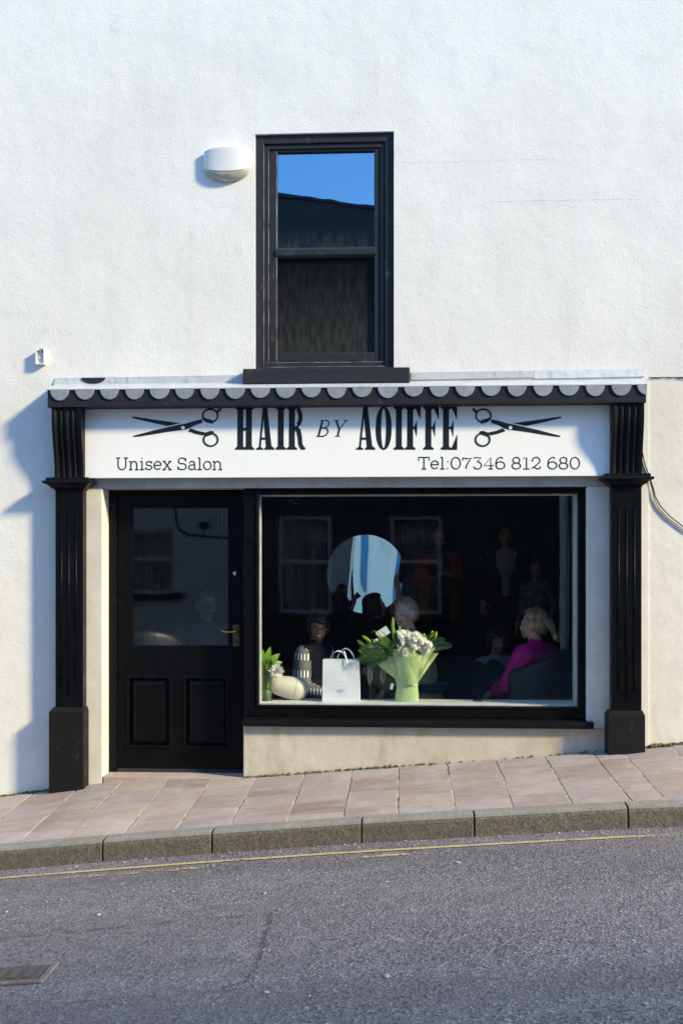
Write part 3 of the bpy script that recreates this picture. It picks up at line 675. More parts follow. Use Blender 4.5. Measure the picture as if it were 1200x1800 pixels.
while x < RX1: m.box(x, x + 0.022, RB - 0.02, RB - 0.0005, 0.03, RZ - 0.01); x += 0.046
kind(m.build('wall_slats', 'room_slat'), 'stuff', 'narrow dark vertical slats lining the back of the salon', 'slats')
k = NT('downlight_glow'); k.b.inputs['Emission Color'].default_value = (1, 0.97, 0.9, 1); k.b.inputs['Emission Strength'].default_value = 14; M['downlight_glow'] = k.m
for i, (px, py) in enumerate(((504, 870.5), (511.5, 877.5), (518, 884), (788, 873.5))):
    Y = 0.71 * FPX / (HOR - py) - DIST; X = at(px, py, Y).x
    o = thing('downlight', ('nearest', 'middle', 'farthest', 'single')[i] + (' of three tiny lit ceiling spots at the upper left of the shop window' if i < 3 else ' tiny lit ceiling spot above the salon mirror, right of centre'), 'lamp', (X, Y, RZ), 'ceiling spots in the salon')
    MB().lathe([(0.05, 0.0), (0.05, -0.006), (0.034, -0.008), (0.03, -0.003)], (X, Y, RZ), 20).build('bezel', 'chrome', o)
    MB().lathe([(0.0001, -0.004), (0.031, -0.004)], (X, Y, RZ), 20).build('bulb', 'downlight_glow', o)

# ------------------------------------------------------------------ sign with its lettering
YS = -0.055
sg = thing('shop_sign', 'white fascia sign reading HAIR BY AOIFFE with two black scissors', 'sign', (ax(608), -0.003, ZS))
bx('board', 'sign_white', sg, ax(143, YS), ax(1073, YS), YS, -0.003, az(838.5, 600, YS), az(705, 600, YS), 0.002)
def P(px, py): p = at(px, py, YS); return (p.x, p.z)
layer = [0]
class Ink:
    def __init__(s): s.m = MB(); s.k = 0
    def y(s): s.k += 1; return YS - 0.0012 - 0.00018 * s.k
    def poly(s, pts):                      # convex-ish polygon in pixels
        y = s.y(); q = [P(*p) for p in pts]; a = sum(q[i][0] * q[(i + 1) % len(q)][1] - q[(i + 1) % len(q)][0] * q[i][1] for i in range(len(q)))
        if a < 0: q = q[::-1]
        s.m.prism(q, y, YS - 0.0004); return s
    def stroke(s, pts, w, w2=None):
        y = s.y(); n = len(pts); L = []; Rr = []
        for i, (x, z) in enumerate(pts):
            ax_, az_ = pts[max(i - 1, 0)]; bx_, bz_ = pts[min(i + 1, n - 1)]; dx, dz = bx_ - ax_, bz_ - az_; d = math.hypot(dx, dz) or 1
            ww = (w if w2 is None else w + (w2 - w) * i / (n - 1)) / 2
            L.append(P(x - dz / d * ww, z + dx / d * ww)); Rr.append(P(x + dz / d * ww, z - dx / d * ww))
        vs = [(p[0], y, p[1]) for p in L] + [(p[0], y, p[1]) for p in Rr]
        s.m.add(vs, [(i, i + 1, n + i + 1, n + i) for i in range(n - 1)]); return s
    def build(s, name='letter', mat='vinyl_black'): return s.m.build(name, mat, sg)
def arc(cx, cy, rx, ry, a0, a1, n=18): return [(cx + rx * math.cos(R(a0 + (a1 - a0) * i / n)), cy - ry * math.sin(R(a0 + (a1 - a0) * i / n))) for i in range(n + 1)]
T, B = 715.0, 790.5
def serif(I, xc, w, y, up):                # bracketed foot of a stem
    s = -1 if up else 1
    I.poly([(xc - w, y), (xc + w, y), (xc + w, y - s * 2.2), (xc + w * 0.62, y - s * 5.5), (xc - w * 0.62, y - s * 5.5), (xc - w, y - s * 2.2)])
def stem(I, xc, w=5.2, t=T, b=B): I.poly([(xc - w, t), (xc + w, t), (xc + w, b), (xc - w, b)]); serif(I, xc, w + 4.2, b, False); serif(I, xc, w + 4.2, t, True)
def big(ch, x0, x1):
    I = Ink(); w = x1 - x0
    if ch == 'H': stem(I, x0 + 8.5); stem(I, x1 - 8.5); I.poly([(x0 + 8, 752), (x1 - 8, 752), (x1 - 8, 757), (x0 + 8, 757)])
    if ch == 'I': stem(I, (x0 + x1) / 2)
    if ch == 'A':
        c = (x0 + x1) / 2 - 1
        I.poly([(c - 3.5, T), (c + 4.5, T), (x1 - 4, B), (x1 - 14, B)]); I.stroke([(c - 1.5, T), (x0 + 6.5, B)], 3.4); I.poly([(x0 + 8, 769), (x1 - 10, 769), (x1 - 10, 773), (x0 + 8, 773)])
        I.poly([(x0, B), (x0 + 13, B), (x0 + 13, B - 2), (x0 + 8, B - 5), (x0 + 5, B - 5), (x0, B - 2)]); serif(I, x1 - 8.5, 8.8, B, False)
    if ch == 'R':
        stem(I, x0 + 8.5); I.stroke([(x0 + 9, T + 2.4)] + [(x0 + 15, T + 2.4)] + arc(x0 + 15, 733, 8.5, 17.8, 80, -80) + [(x0 + 12, 752)], 3.2)
        I.stroke(arc(x0 + 14.5, 733, 9.0, 15.5, 62, -62), 7.2); I.stroke([(x0 + 15, 752), (x0 + 20, 757), (x0 + 22.5, 768), (x0 + 23.5, 781), (x0 + 27, 788)], 8.5, 7.0); I.stroke([(x0 + 24.5, 788.5), (x0 + 32, 788.2)], 4.0)
    if ch == 'O':
        c = (x0 + x1) / 2; rx, ry = w / 2, (B - T) / 2 + 0.5; cy = (B + T) / 2; y = I.y(); n = 40
        o = [P(c + rx * math.cos(2 * math.pi * i / n), cy - ry * math.copysign(abs(math.sin(2 * math.pi * i / n)) ** 0.86, math.sin(2 * math.pi * i / n))) for i in range(n)]
        q = [P(c + (rx - 9.8) * math.cos(2 * math.pi * i / n), cy - (ry - 3.4) * math.copysign(abs(math.sin(2 * math.pi * i / n)) ** 0.86, math.sin(2 * math.pi * i / n))) for i in range(n)]
        I.m.add([(p[0], y, p[1]) for p in o + q], [(i, (i + 1) % n, n + (i + 1) % n, n + i) for i in range(n)])
    if ch in 'FE':
        stem(I, x0 + 8.5); I.poly([(x0 + 5, T), (x1, T), (x1, T + 3.6), (x0 + 5, T + 3.6)]); I.poly([(x1 - 9, T + 3), (x1, T + 3), (x1 - 0.5, 738)]);
        I.poly([(x0 + 10, 750), (x1 - 6, 750), (x1 - 6, 754), (x0 + 10, 754)]); I.poly([(x1 - 12, 752), (x1 - 6.5, 738), (x1 - 6.5, 767)])
        if ch == 'E': I.poly([(x0 + 5, B - 3.6), (x1, B - 3.6), (x1, B), (x0 + 5, B)]); I.poly([(x1 - 9, B - 3), (x1 + 0.5, 764), (x1, B - 3)])
    return I.build()
for ch, a, b in (('H', 414, 446), ('A', 450, 482), ('I', 485, 502), ('R', 504.5, 536), ('A', 625.5, 659), ('O', 660, 688), ('I', 692.5, 709), ('F', 712, 739), ('F', 744, 771), ('E', 775, 803)):
    big(ch, a, b)['label'] = 'tall condensed black letter ' + ch
I = Ink(); sl = lambda x, y: (x + (767.5 - y) * 0.25, y)
I.stroke([sl(559.5, 767), sl(559.5, 739)], 3.4); I.stroke([sl(555.5, 767), sl(566, 767)], 1.2); I.stroke([sl(555, 739), sl(566, 739)], 1.2)
I.stroke([sl(564, 739)] + [sl(*p) for p in arc(566, 745.6, 6.2, 6.6, 80, -85)] + [sl(560, 752)], 2.0); I.stroke([sl(562, 752.4)] + [sl(*p) for p in arc(566, 759.7, 8.2, 7.3, 85, -85)] + [sl(559, 767)], 2.2); I.build()['label'] = 'thin italic letter B'
I = Ink(); I.stroke([sl(593, 767), sl(593, 754)], 3.2); I.stroke([sl(588, 767), sl(598, 767)], 1.2); I.stroke([sl(583.5, 739), sl(592.5, 754)], 3.2); I.stroke([sl(601.5, 739), sl(593.5, 754)], 1.5); I.stroke([sl(579, 739), sl(588.5, 739)], 1.2); I.stroke([sl(597, 739), sl(604.5, 739)], 1.2); I.build()['label'] = 'thin italic letter Y'
# light slab lettering: strokes in a box with baseline 0, cap height 1, x-height 0.70
def A_(cx, cy, rx, ry, a0, a1, n=16): return [(cx + rx * math.cos(R(a0 + (a1 - a0) * i / n)), cy + ry * math.sin(R(a0 + (a1 - a0) * i / n))) for i in range(n + 1)]
G = {
 'U': (0.98, [[(0.18, 1), (0.18, 0.36)] + A_(0.47, 0.33, 0.29, 0.33, 180, 360) + [(0.76, 1)], [(0.03, 1), (0.34, 1)], [(0.62, 1), (0.93, 1)]]),
 'n': (0.80, [[(0.16, 0), (0.16, 0.70)], [(0.16, 0.46)] + A_(0.39, 0.45, 0.22, 0.25, 170, 0) + [(0.61, 0)], [(0.03, 0.70), (0.16, 0.70)], [(0.03, 0), (0.29, 0)], [(0.49, 0), (0.75, 0)]]),
 'i': (0.42, [[(0.21, 0), (0.21, 0.70)], [(0.06, 0.70), (0.21, 0.70)], [(0.04, 0), (0.38, 0)], [(0.175, 0.96), (0.245, 0.96)]]),
 's': (0.62, [A_(0.30, 0.52, 0.20, 0.18, 30, 230) + A_(0.31, 0.18, 0.22, 0.18, 70, -150), [(0.51, 0.72), (0.51, 0.52)], [(0.08, 0.0), (0.08, 0.2)]]),
 'e': (0.70, [[(0.09, 0.37), (0.61, 0.37)] + A_(0.35, 0.36, 0.27, 0.34, 5, 320)]),
 'x': (0.74, [[(0.13, 0.70), (0.61, 0)], [(0.60, 0.70), (0.12, 0)], [(0.03, 0.70), (0.27, 0.70)], [(0.47, 0.70), (0.70, 0.70)], [(0.02, 0), (0.26, 0)], [(0.47, 0), (0.72, 0)]]),
 'S': (0.80, [A_(0.39, 0.74, 0.27, 0.26, 20, 235) + A_(0.40, 0.26, 0.30, 0.27, 65, -155), [(0.66, 1.0), (0.66, 0.72)], [(0.10, 0.0), (0.10, 0.28)]]),
 'a': (0.72, [[(0.12, 0.56)] + A_(0.34, 0.50, 0.20, 0.20, 150, 0) + [(0.54, 0.12), (0.60, 0.0), (0.68, 0.02)], [(0.54, 0.42)] + A_(0.32, 0.20, 0.22, 0.20, 80, 330)]),
 'l': (0.42, [[(0.21, 0), (0.21, 1.0)], [(0.06, 1.0), (0.21, 1.0)], [(0.04, 0), (0.38, 0)]]),
 'o': (0.74, [A_(0.37, 0.35, 0.28, 0.35, 0, 360, 28)]),
 'T': (0.90, [[(0.45, 0), (0.45, 1)], [(0.06, 0.72), (0.06, 1), (0.84, 1), (0.84, 0.72)], [(0.28, 0), (0.62, 0)]]),
 ':': (0.34, [[(0.13, 0.62), (0.21, 0.62)], [(0.13, 0.04), (0.21, 0.04)]]),
 '0': (0.86, [A_(0.43, 0.5, 0.33, 0.5, 0, 360, 30)]),
 '7': (0.78, [[(0.08, 0.74), (0.08, 0.97), (0.20, 0.92), (0.45, 0.88), (0.72, 0.97), (0.52, 0.62), (0.36, 0.3), (0.32, 0.0)]]),
 '3': (0.80, [[(0.10, 0.97), (0.66, 0.97), (0.36, 0.62)] + A_(0.38, 0.30, 0.29, 0.31, 85, -165)]),
 '4': (0.84, [[(0.56, 0), (0.56, 1), (0.06, 0.28), (0.76, 0.28)], [(0.40, 0), (0.72, 0)]]),
 '6': (0.82, [[(0.62, 0.92)] + A_(0.44, 0.45, 0.34, 0.55, 80, 180) + [(0.10, 0.3)], A_(0.42, 0.31, 0.32, 0.31, 0, 360, 24)]),
 '8': (0.82, [A_(0.41, 0.75, 0.25, 0.25, 0, 360, 22), A_(0.41, 0.26, 0.31, 0.26, 0, 360, 24)]),
 '1': (0.64, [[(0.12, 0.90), (0.34, 1.0), (0.34, 0)], [(0.10, 0), (0.58, 0)]]),
 '2': (0.82, [A_(0.40, 0.71, 0.28, 0.29, 195, -35) + [(0.12, 0.05)], [(0.10, 0.07)] + A_(0.24, 0.06, 0.1, 0.1, 150, 60) + A_(0.54, 0.12, 0.16, 0.12, 215, 355) + [(0.71, 0.22)]]),
 ' ': (0.36, [])}
def line(txt, x0, x1, ybase, cap, lw):
    tot = sum(G[c][0] for c in txt); sx = (x1 - x0) / tot; x = x0
    for c in txt:
        if c == ':':
            for st in G[c][1]: J = Ink(); J.stroke([(x + p * sx, ybase - q * cap) for p, q in st], 2.4); J.build('colon_dot')
        elif G[c][1]:
            I = Ink()
            for st in G[c][1]: I.stroke([(x + p * sx, ybase - q * cap) for p, q in st], lw)
            I.build()['label'] = 'small typewriter character ' + ('colon' if c == ':' else c)
        x += G[c][0] * sx
line('Unisex Salon', 204, 392, 825.5, 20.5, 2.1)
line('Tel:07346 812 680', 734, 1020, 824.3, 20.3, 2.1)
def scissors(mirror):
    f = (lambda x, y: (1218.5 - (60 + x / 3), 631.2 + y / 3)) if mirror else (lambda x, y: (60 + x / 3, 631.2 + y / 3))
    I = Ink(); q = lambda *pts: I.poly([f(*p) for p in pts])
    q((516, 305), (530, 304), (640, 320), (772, 338), (704, 353), (640, 340), (520, 312))
    q((521, 405), (640, 374), (770, 345), (800, 350), (795, 372), (700, 385), (640, 395), (560, 408), (526, 411))
    q((770, 345), (800, 340), (850, 325), (884, 318), (890, 336), (850, 348), (820, 365), (795, 373))
    q((826, 365), (860, 378), (900, 386), (905, 400), (886, 402), (850, 394), (812, 380))
    q((895, 390), (932, 378), (948, 382), (950, 394), (905, 410)); q((884, 318), (905, 330), (940, 342), (945, 336), (940, 322), (900, 310))
    for cx, cy, rx, ry in ((929, 299, 44, 39), (932, 425, 42, 38)):
        y = I.y(); n = 32
        o = [P(*f(cx + rx * math.cos(6.2832 * i / n), cy + ry * math.sin(6.2832 * i / n))) for i in range(n)]; w = [P(*f(cx + (rx - 9.5) * math.cos(6.2832 * i / n), cy + (ry - 9) * math.sin(6.2832 * i / n))) for i in range(n)]
        I.m.add([(p[0], y, p[1]) for p in o + w], [(i, (i + 1) % n, n + (i + 1) % n, n + i) for i in range(n)])
    q((958, 276), (968, 268), (984, 258), (990, 264), (976, 280), (966, 288))
    o = I.build('scissors_emblem'); o['label'] = 'black open scissors pointing ' + ('right, beside the letter E' if mirror else 'left, beside the letter H')
    J = Ink(); J.k = 20; J.poly([f(786 + 9.5 * math.cos(6.2832 * i / 16), 362 + 9.5 * math.sin(6.2832 * i / 16)) for i in range(16)]); J.build('pivot_dot', 'sign_white')
scissors(False); scissors(True)

# ------------------------------------------------------------------ fittings on the wall
wlc = at(400, 280); lamp = thing('wall_light', 'white oval bulkhead lamp on the wall beside the upper window', 'wall lamp', (wlc.x, 0, wlc.z))
m = MB(); n = 24; hw, dp = 0.172, 0.062; vs = []
for i in range(n + 1):
    t = math.pi * i / n; x = wlc.x - hw * math.cos(t); y = -0.002 - dp * math.sin(t) ** 0.75; s_ = math.sin(t)
    vs += [(x, y, az(300) - 0.006 + 0.050 * (1 - s_)), (x, y - 0.004 * s_, az(266) - 0.0 + 0.022 * s_), (x, -0.002, az(266) - 0.012 + 0.03 * s_), (x, -0.002, az(301) + 0.03 * (1 - s_))]
m.add(vs, [(4 * i + a, 4 * i + b, 4 * i + 4 + b, 4 * i + 4 + a) for i in range(n) for a, b in ((0, 1), (1, 2), (2, 3), (3, 0))]); m.build('body', 'white_plastic', lamp, smooth=False, fix=True)
m = MB(); vs = []; nj = 8
for j in range(nj + 1):
    ph = j / nj * math.pi / 2
    for i in range(n + 1):
        t = math.pi * i / n; c_ = math.cos(ph); zt_ = az(300) - 0.008 + 0.050 * (1 - math.sin(t)); vs.append((wlc.x - hw * 0.97 * math.cos(t), -0.002 - dp * 0.95 * math.sin(t) ** 0.75 * c_, zt_ - 0.062 * math.sin(ph) * math.sin(t) ** 0.8))
m.add(vs, [(j * (n + 1) + i, j * (n + 1) + i + 1, (j + 1) * (n + 1) + i + 1, (j + 1) * (n + 1) + i) for j in range(nj) for i in range(n)]); m.build('diffuser', 'lamp_bowl', lamp, smooth=True)
jb = at(74, 624); jbx = thing('junction_box', 'small broken white junction box high on the wall, left of the cornice', 'box', (jb.x, 0, jb.z))
jx0, jx1, jz0, jz1 = ax(66), ax(82), az(637), az(611)
MB().box(jx0, jx1, -0.025, -0.0005, jz0, jz1).build('back_plate', 'white_plastic', jbx, 0.003)
frame(MB(), jx0, jx1, jz0, jz1, 0.010, -0.045, -0.0255, 0.006, 0.008).build('rim', 'white_plastic', jbx, 0.002)
for dx, dz, w, h in ((-0.003, 0.035, 0.007, 0.007), (0.018, 0.012, 0.004, 0.005), (0.018, 0.03, 0.004, 0.005)): bx('hole', 'dark_hole', jbx, jb.x + dx - w, jb.x + dx + w, -0.0475 if dx > 0.01 else -0.027, -0.0245, jb.z + dz - h, jb.z + dz + h)
MB().ell((jb.x - 0.004, -0.028, jb.z - 0.026), (0.014, 0.006, 0.014)).build('terminal', 'white_plastic', jbx, smooth=True)
cpts = [(1128, 700), (1127, 760), (1128, 795), (1133, 818), (1141, 838), (1147, 858), (1151, 874), (1160, 890), (1176, 907), (1200, 926), (1235, 950)]
m = MB().tube([at(a, b, -0.008) for a, b in cpts], 0.0045, 8); m.tube([at(a - 2.5 - 1.5 * math.sin(i), b + 3, -0.006) for i, (a, b) in enumerate(cpts)], 0.003, 8)
tag(m.build('cable', 'cable_black', smooth=True), 'thin dark cable looping down the cream wall beside the right pilaster', 'cable')
# hairline cracks in the render
def wall_crack(pts, w, Y=-0.0006, mat='crack'):
    m = MB(); Q = [at(*p, Y) for p in pts]; PP = []
    for a, b in zip(Q, Q[1:]):
        for i in range(8): PP.append(a.lerp(b, i / 8))
    PP.append(Q[-1]); vs = []
    for p in PP:
        j = random.uniform(-0.003, 0.003); ww = w * random.choice((0.3, 0.6, 1))
        vs += [(p.x, p.y, p.z + j - ww), (p.x + w * 0.6, p.y, p.z + j + ww)]
    m.add(vs, [(2 * i, 2 * i + 2, 2 * i + 3, 2 * i + 1) for i in range(len(PP) - 1)]); return m.build('crack', mat, bld)
for pts in ([(705, 286), (760, 285), (880, 282), (975, 279)], [(855, 355), (960, 352), (1080, 351), (1130, 350)], [(655, 60), (658, 120), (664, 170)], [(1000, 560), (1002, 600), (998, 640)]): wall_crack(pts, 0.0009, -0.0012, 'hairline')
wall_crack([(1137, 667), (1165, 664), (1200, 666), (1260, 665)], 0.0035)

# ------------------------------------------------------------------ the other side of the street (seen in the panes and the mirror, plus an added shading row)
simple('shade_white', (0.62, 0.62, 0.60), (0.52, 0.52, 0.50), 2.5, 0.85, 0.35, 40, 0.008)
simple('shade_dark', (0.025, 0.027, 0.030), (0.035, 0.036, 0.040), 3, 0.6)
simple('shade_pale', (0.86, 0.93, 0.80), (0.80, 0.88, 0.76), 2, 0.7)
simple('trim_white', (0.88, 0.86, 0.76), None, 4, 0.5); simple('shade_blue', (0.05, 0.24, 0.42), None, 3, 0.6)
simple('slate', (0.045, 0.05, 0.06), (0.03, 0.033, 0.04), 6, 0.7, 0.5, 30, 0.01)
simple('blind_grey', (0.20, 0.215, 0.22), (0.17, 0.18, 0.185), 6, 0.7)
simple('frame_white', (0.55, 0.56, 0.55), (0.46, 0.47, 0.46), 6, 0.5)
YO = -9.6
opv = kind(sheet(lins(-40, 40, 41), [YO - 0.1, -8.45], lambda x, y: SL * x + C0 + 0.12).build('far_pavement', 'asphalt'), 'structure')
kind(MB().add([(x, -8.45, SL * x + C0 + dz) for x in (-40, 40) for dz in (-0.1, 0.12)], [(0, 1, 3, 2)]).build('far_kerb', 'kerb_granite'), 'structure')
def house(name, label, x0, x1, zl, zr, mat, wins, slope_roof=True):
    o = thing(name, label, 'building', ((x0 + x1) / 2, YO, SL * (x0 + x1) / 2 + C0), 'terrace across the street')
    m = MB(); zb = SL * x0 - 1.5
    holes = [(w[0], w[1], w[2], w[3]) for w in wins]; zt = min(zl, zr) - 0.02
    h = holed_wall(x0, x1, zb, zt, holes, YO - 0.3, YO); h.build('wall', mat, o)
    MB().prism([(x0, zt + 0.001), (x1, zt + 0.001), (x1, zr + 0.004), (x0, zl + 0.004)], YO - 0.3, YO).build('wall', mat, o)
    zp_ = max(zl, zr)
    MB().hexa([(x0, YO + 0.04, zl - 0.02), (x1, YO + 0.04, zr - 0.02), (x1, YO - 4, zr + 0.7), (x0, YO - 4, zl + 0.7), (x0, YO + 0.04, zl + 0.03), (x1, YO + 0.04, zr + 0.03), (x1, YO - 4, zr + 0.78), (x0, YO - 4, zl + 0.78)]).build('roof', 'slate', o)
    MB().box(x0 + 0.01, x1 - 0.01, YO - 6, YO - 0.8, zb, zt).build('wall', mat, o)
    for a, b, c, d in wins:
        f = frame(MB(), a, b, c, d, 0.06, YO - 0.13, YO - 0.05); f.box(a + 0.06, b - 0.06, YO - 0.128, YO - 0.045, (c + d) / 2 + 0.02, (c + d) / 2 + 0.08); w = f.build('window', 'frame_white', o)
        bx('blind', 'blind_grey', w, a, b, YO - 0.29, YO - 0.26, c, d); bx('pane', 'shop_glass', w, a + 0.05, b - 0.05, YO - 0.10, YO - 0.094, c + 0.05, d - 0.05)
        bx('sill', 'shade_dark', w, a - 0.15, b + 0.15, YO - 0.05, YO + 0.10, c - 0.10, c)
    return o
hA = house('white_house', 'white rendered house across the street reflected in the door glass', -9, -1.97, 7.9, 7.55, 'shade_white', [(-4.4, -3.27, 1.09, 2.12), (-7.2, -6.1, 1.0, 2.2), (-4.4, -3.3, 4.2, 5.6), (-7.2, -6.1, 4.2, 5.6)])
ov = lambda px, py: Vector((CAMX + 17.6 * ((px - 600) / FPX - 0.055), YO + 0.012, EYE + 17.6 * (HOR - py) / FPX))
tag(MB().tube([ov(*p) for p in ((294, 880), (297, 915), (303, 930), (318, 938), (350, 942), (405, 945), (450, 946))], 0.016, 8).build('wall_cable', 'cable_black'), 'dark cable sagging across the white house reflected in the door', 'cable')
vb = ov(349, 922); tag(MB().box(vb.x - 0.06, vb.x + 0.06, YO, YO + 0.1, vb.z - 0.05, vb.z + 0.07).build('wall_vent', 'shade_dark', None, 0.01), 'small dark vent box on the white house reflected in the door', 'vent')
house('dark_house', 'dark painted house across the street reflected in the big window', -1.965, 2.9, 7.52, 6.78, 'shade_dark', [(-1.55, -0.70, 0.77, 2.34), (0.22, 1.05, 0.77, 2.34)])
hC = house('pale_house', 'pale rendered house across the street that shows in the salon mirror', 2.905, 7.4, 7.3, 7.2, 'shade_pale', [(3.0, 3.16, 0.1, 3.6)])
for a, b, mt, nm in ((3.20, 3.33, 'trim_white', 'pilaster_strip'), (3.78, 5.0, 'shade_blue', 'blue_panel')): bx(nm, mt, hC, a, b, YO + 0.001, YO + 0.05, -0.1, 3.7, 0.01)
for i in range(4): house('shading_house', ('cream', 'grey', 'buff', 'white')[i] + ' added terraced house, out of view up the street, shading the road', 7.41 + 3.6 * i, 7.4 + 3.6 * (i + 1) - 0.005, 7.42 + 0.05 * i, 7.42 + 0.05 * i, ('shade_pale', 'shade_white', 'pier_plaster', 'shade_white')[i], [(8.2 + 3.6 * i, 9.2 + 3.6 * i, 2.0 + 0.3 * i, 3.4 + 0.3 * i), (8.2 + 3.6 * i, 9.2 + 3.6 * i, 4.8, 6.2)])  # row added out of view; eaves set so its shade reaches the near road

# ------------------------------------------------------------------ people
FLOOR = 0.18
def fabric(name, c, c2=None, scale=30, rough=0.85): return simple(name, c, c2, scale, rough, 0.3, 180, 0.003, spec=0.2)
simple('skin_fair', (0.56, 0.33, 0.25), (0.50, 0.28, 0.21), 14, 0.5, spec=0.35); simple('skin_tan', (0.33, 0.17, 0.11), (0.29, 0.145, 0.095), 14, 0.5, spec=0.35)
simple('lip', (0.42, 0.12, 0.11), None, 14, 0.4); simple('eye_white', (0.45, 0.42, 0.40), None, 9, 0.2); simple('iris', (0.03, 0.025, 0.025), None, 9, 0.2); simple('teeth', (0.75, 0.72, 0.66), None, 9, 0.3)
def hairmat(name, a, b):
    k = NT(name); s = k.noise(38, 4, 0.6, (1.0, 1.0, 0.22), True)
    M[name] = k.done(k.mix(k.ramp(s, [(0.35, 0.0), (0.65, 1.0)]), a, b), 0.45, k.bump(s, 0.8, 0.012), 0, 0.4)
hairmat('hair_blond', (0.42, 0.31, 0.17), (0.19, 0.125, 0.065)); hairmat('hair_black', (0.010, 0.009, 0.009), (0.022, 0.018, 0.016)); hairmat('hair_grey', (0.20, 0.18, 0.17), (0.12, 0.11, 0.10))
fabric('navy', (0.010, 0.012, 0.022)); fabric('olive', (0.21, 0.185, 0.09)); fabric('black_cloth', (0.009, 0.009, 0.010)); fabric('magenta', (0.62, 0.008, 0.21), (0.52, 0.006, 0.17))
fabric('rust', (0.22, 0.045, 0.012)); fabric('denim', (0.04, 0.06, 0.11)); fabric('shirt_white', (0.22, 0.22, 0.26)); fabric('dusty_pink', (0.20, 0.13, 0.14)); fabric('grey_pattern', (0.16, 0.165, 0.18), (0.03, 0.03, 0.04), 22)
def cardigan():
    k = NT('cardigan_pattern'); g = k.node('ShaderNodeTexCoord'); sp = k.node('ShaderNodeSeparateXYZ'); k.l.new(g.outputs['Object'], sp.inputs[0])
    zz = k.math('ADD', sp.outputs[2], k.math('MULTIPLY', k.noise(5, 2, 0.5, obj=True), 0.06))
    band = k.math('GREATER_THAN', k.math('FRACT', k.math('MULTIPLY', zz, 7.4)), 0.60)
    bars = k.math('GREATER_THAN', k.math('FRACT', k.math('MULTIPLY', k.math('SUBTRACT', k.math('MULTIPLY', sp.outputs[0], 0.5), k.math('MULTIPLY', sp.outputs[1], 0.9)), 38.0)), 0.45)
    line_ = k.math('GREATER_THAN', k.math('FRACT', k.math('MULTIPLY', k.math('SUBTRACT', k.math('MULTIPLY', sp.outputs[2], 1.0), sp.outputs[1]), 70.0)), 0.5)
    a = k.mix(bars, (0.012, 0.014, 0.02), (0.80, 0.82, 0.85)); b = k.mix(line_, (0.05, 0.055, 0.065), (0.28, 0.29, 0.31))
    M['cardigan_pattern'] = k.done(k.mix(band, b, a), 0.9, k.bump(k.noise(150, 3), 0.4, 0.004), 0, 0.2)
cardigan()
class Fig:
    def __init__(s): s.m = MB(); s.pr = []
    def cap(s, p0, r0, p1, r1, t, n=14):
        p0, p1 = Vector(p0), Vector(p1); d = p1 - p0; L = d.length or 1e-4; d = d / L; s.pr.append((p0, r0, p1, r1, t))
        a = d.orthogonal().normalized(); b = d.cross(a); prof = [(-r0, 0.02 * r0)] + [(-r0 * math.cos(q), r0 * math.sin(q)) for q in (0.5, 1.0, 1.5)] + [(L + r1 * math.sin(q), r1 * math.cos(q)) for q in (0.05, 0.55, 1.05)] + [(L + r1, 0.02 * r1)]
        vs = [p0 + d * h + a * (r * math.cos(2 * math.pi * i / n)) + b * (r * math.sin(2 * math.pi * i / n)) for h, r in prof for i in range(n)]; k = len(prof)
        s.m.add(vs, [(j * n + i, j * n + (i + 1) % n, (j + 1) * n + (i + 1) % n, (j + 1) * n + i) for j in range(k - 1) for i in range(n)] + [tuple(range(n - 1, -1, -1)), tuple(range((k - 1) * n, k * n))]); return s
    def ell(s, c, r, t, rot=None):
        c = Vector(c); mr = min(r); s.m.ell(c, r, rot, 20, 14); rm = (rot or Euler((0, 0, 0))).to_matrix(); i = max(range(3), key=lambda q: r[q]); e = Vector((0, 0, 0)); e[i] = r[i] - mr; e = rm @ e
        mid = sum(r) / 3; s.pr.append((c - e, mid * 0.6 + mr * 0.4, c + e, mid * 0.6 + mr * 0.4, t)); return s
    def build(s, name, mats, parent, voxel=0.009, smooth=3):
        me = bpy.data.meshes.new('tmp'); me.from_pydata([tuple(p) for p in s.m.v], [], s.m.f); me.update()
        o = bpy.data.objects.new('tmp', me); COL.objects.link(o); r = o.modifiers.new('r', 'REMESH'); r.mode = 'VOXEL'; r.voxel_size = voxel
        q = o.modifiers.new('s', 'SMOOTH'); q.factor = 0.5; q.iterations = smooth
        dg = bpy.context.evaluated_depsgraph_get(); new = bpy.data.meshes.new_from_object(o.evaluated_get(dg)); bpy.data.objects.remove(o); bpy.data.meshes.remove(me)
        new.name = name; new.materials.clear(); tags = list(mats)
        for t in tags: new.materials.append(M[mats[t]])
        new.polygons.foreach_set('use_smooth', [True] * len(new.polygons))
        if len(tags) > 1:
            N = len(new.polygons); c = np.empty(N * 3, 'f'); new.polygons.foreach_get('center', c); c = c.reshape(-1, 3); best = np.full(N, 1e9); idx = np.zeros(N, 'i')
            for p0, r0, p1, r1, t in s.pr:
                a, b = np.array(p0), np.array(p1); d = b - a; L2 = max(float(d @ d), 1e-9); h = np.clip((c - a) @ d / L2, 0, 1); dist = np.linalg.norm(c - (a + h[:, None] * d), axis=1) - (r0 + (r1 - r0) * h)
                w = dist < best; best[w] = dist[w]; idx[w] = tags.index(t)
            new.polygons.foreach_set('material_index', idx)
        ob = bpy.data.objects.new(name, new); link(ob, parent); return ob
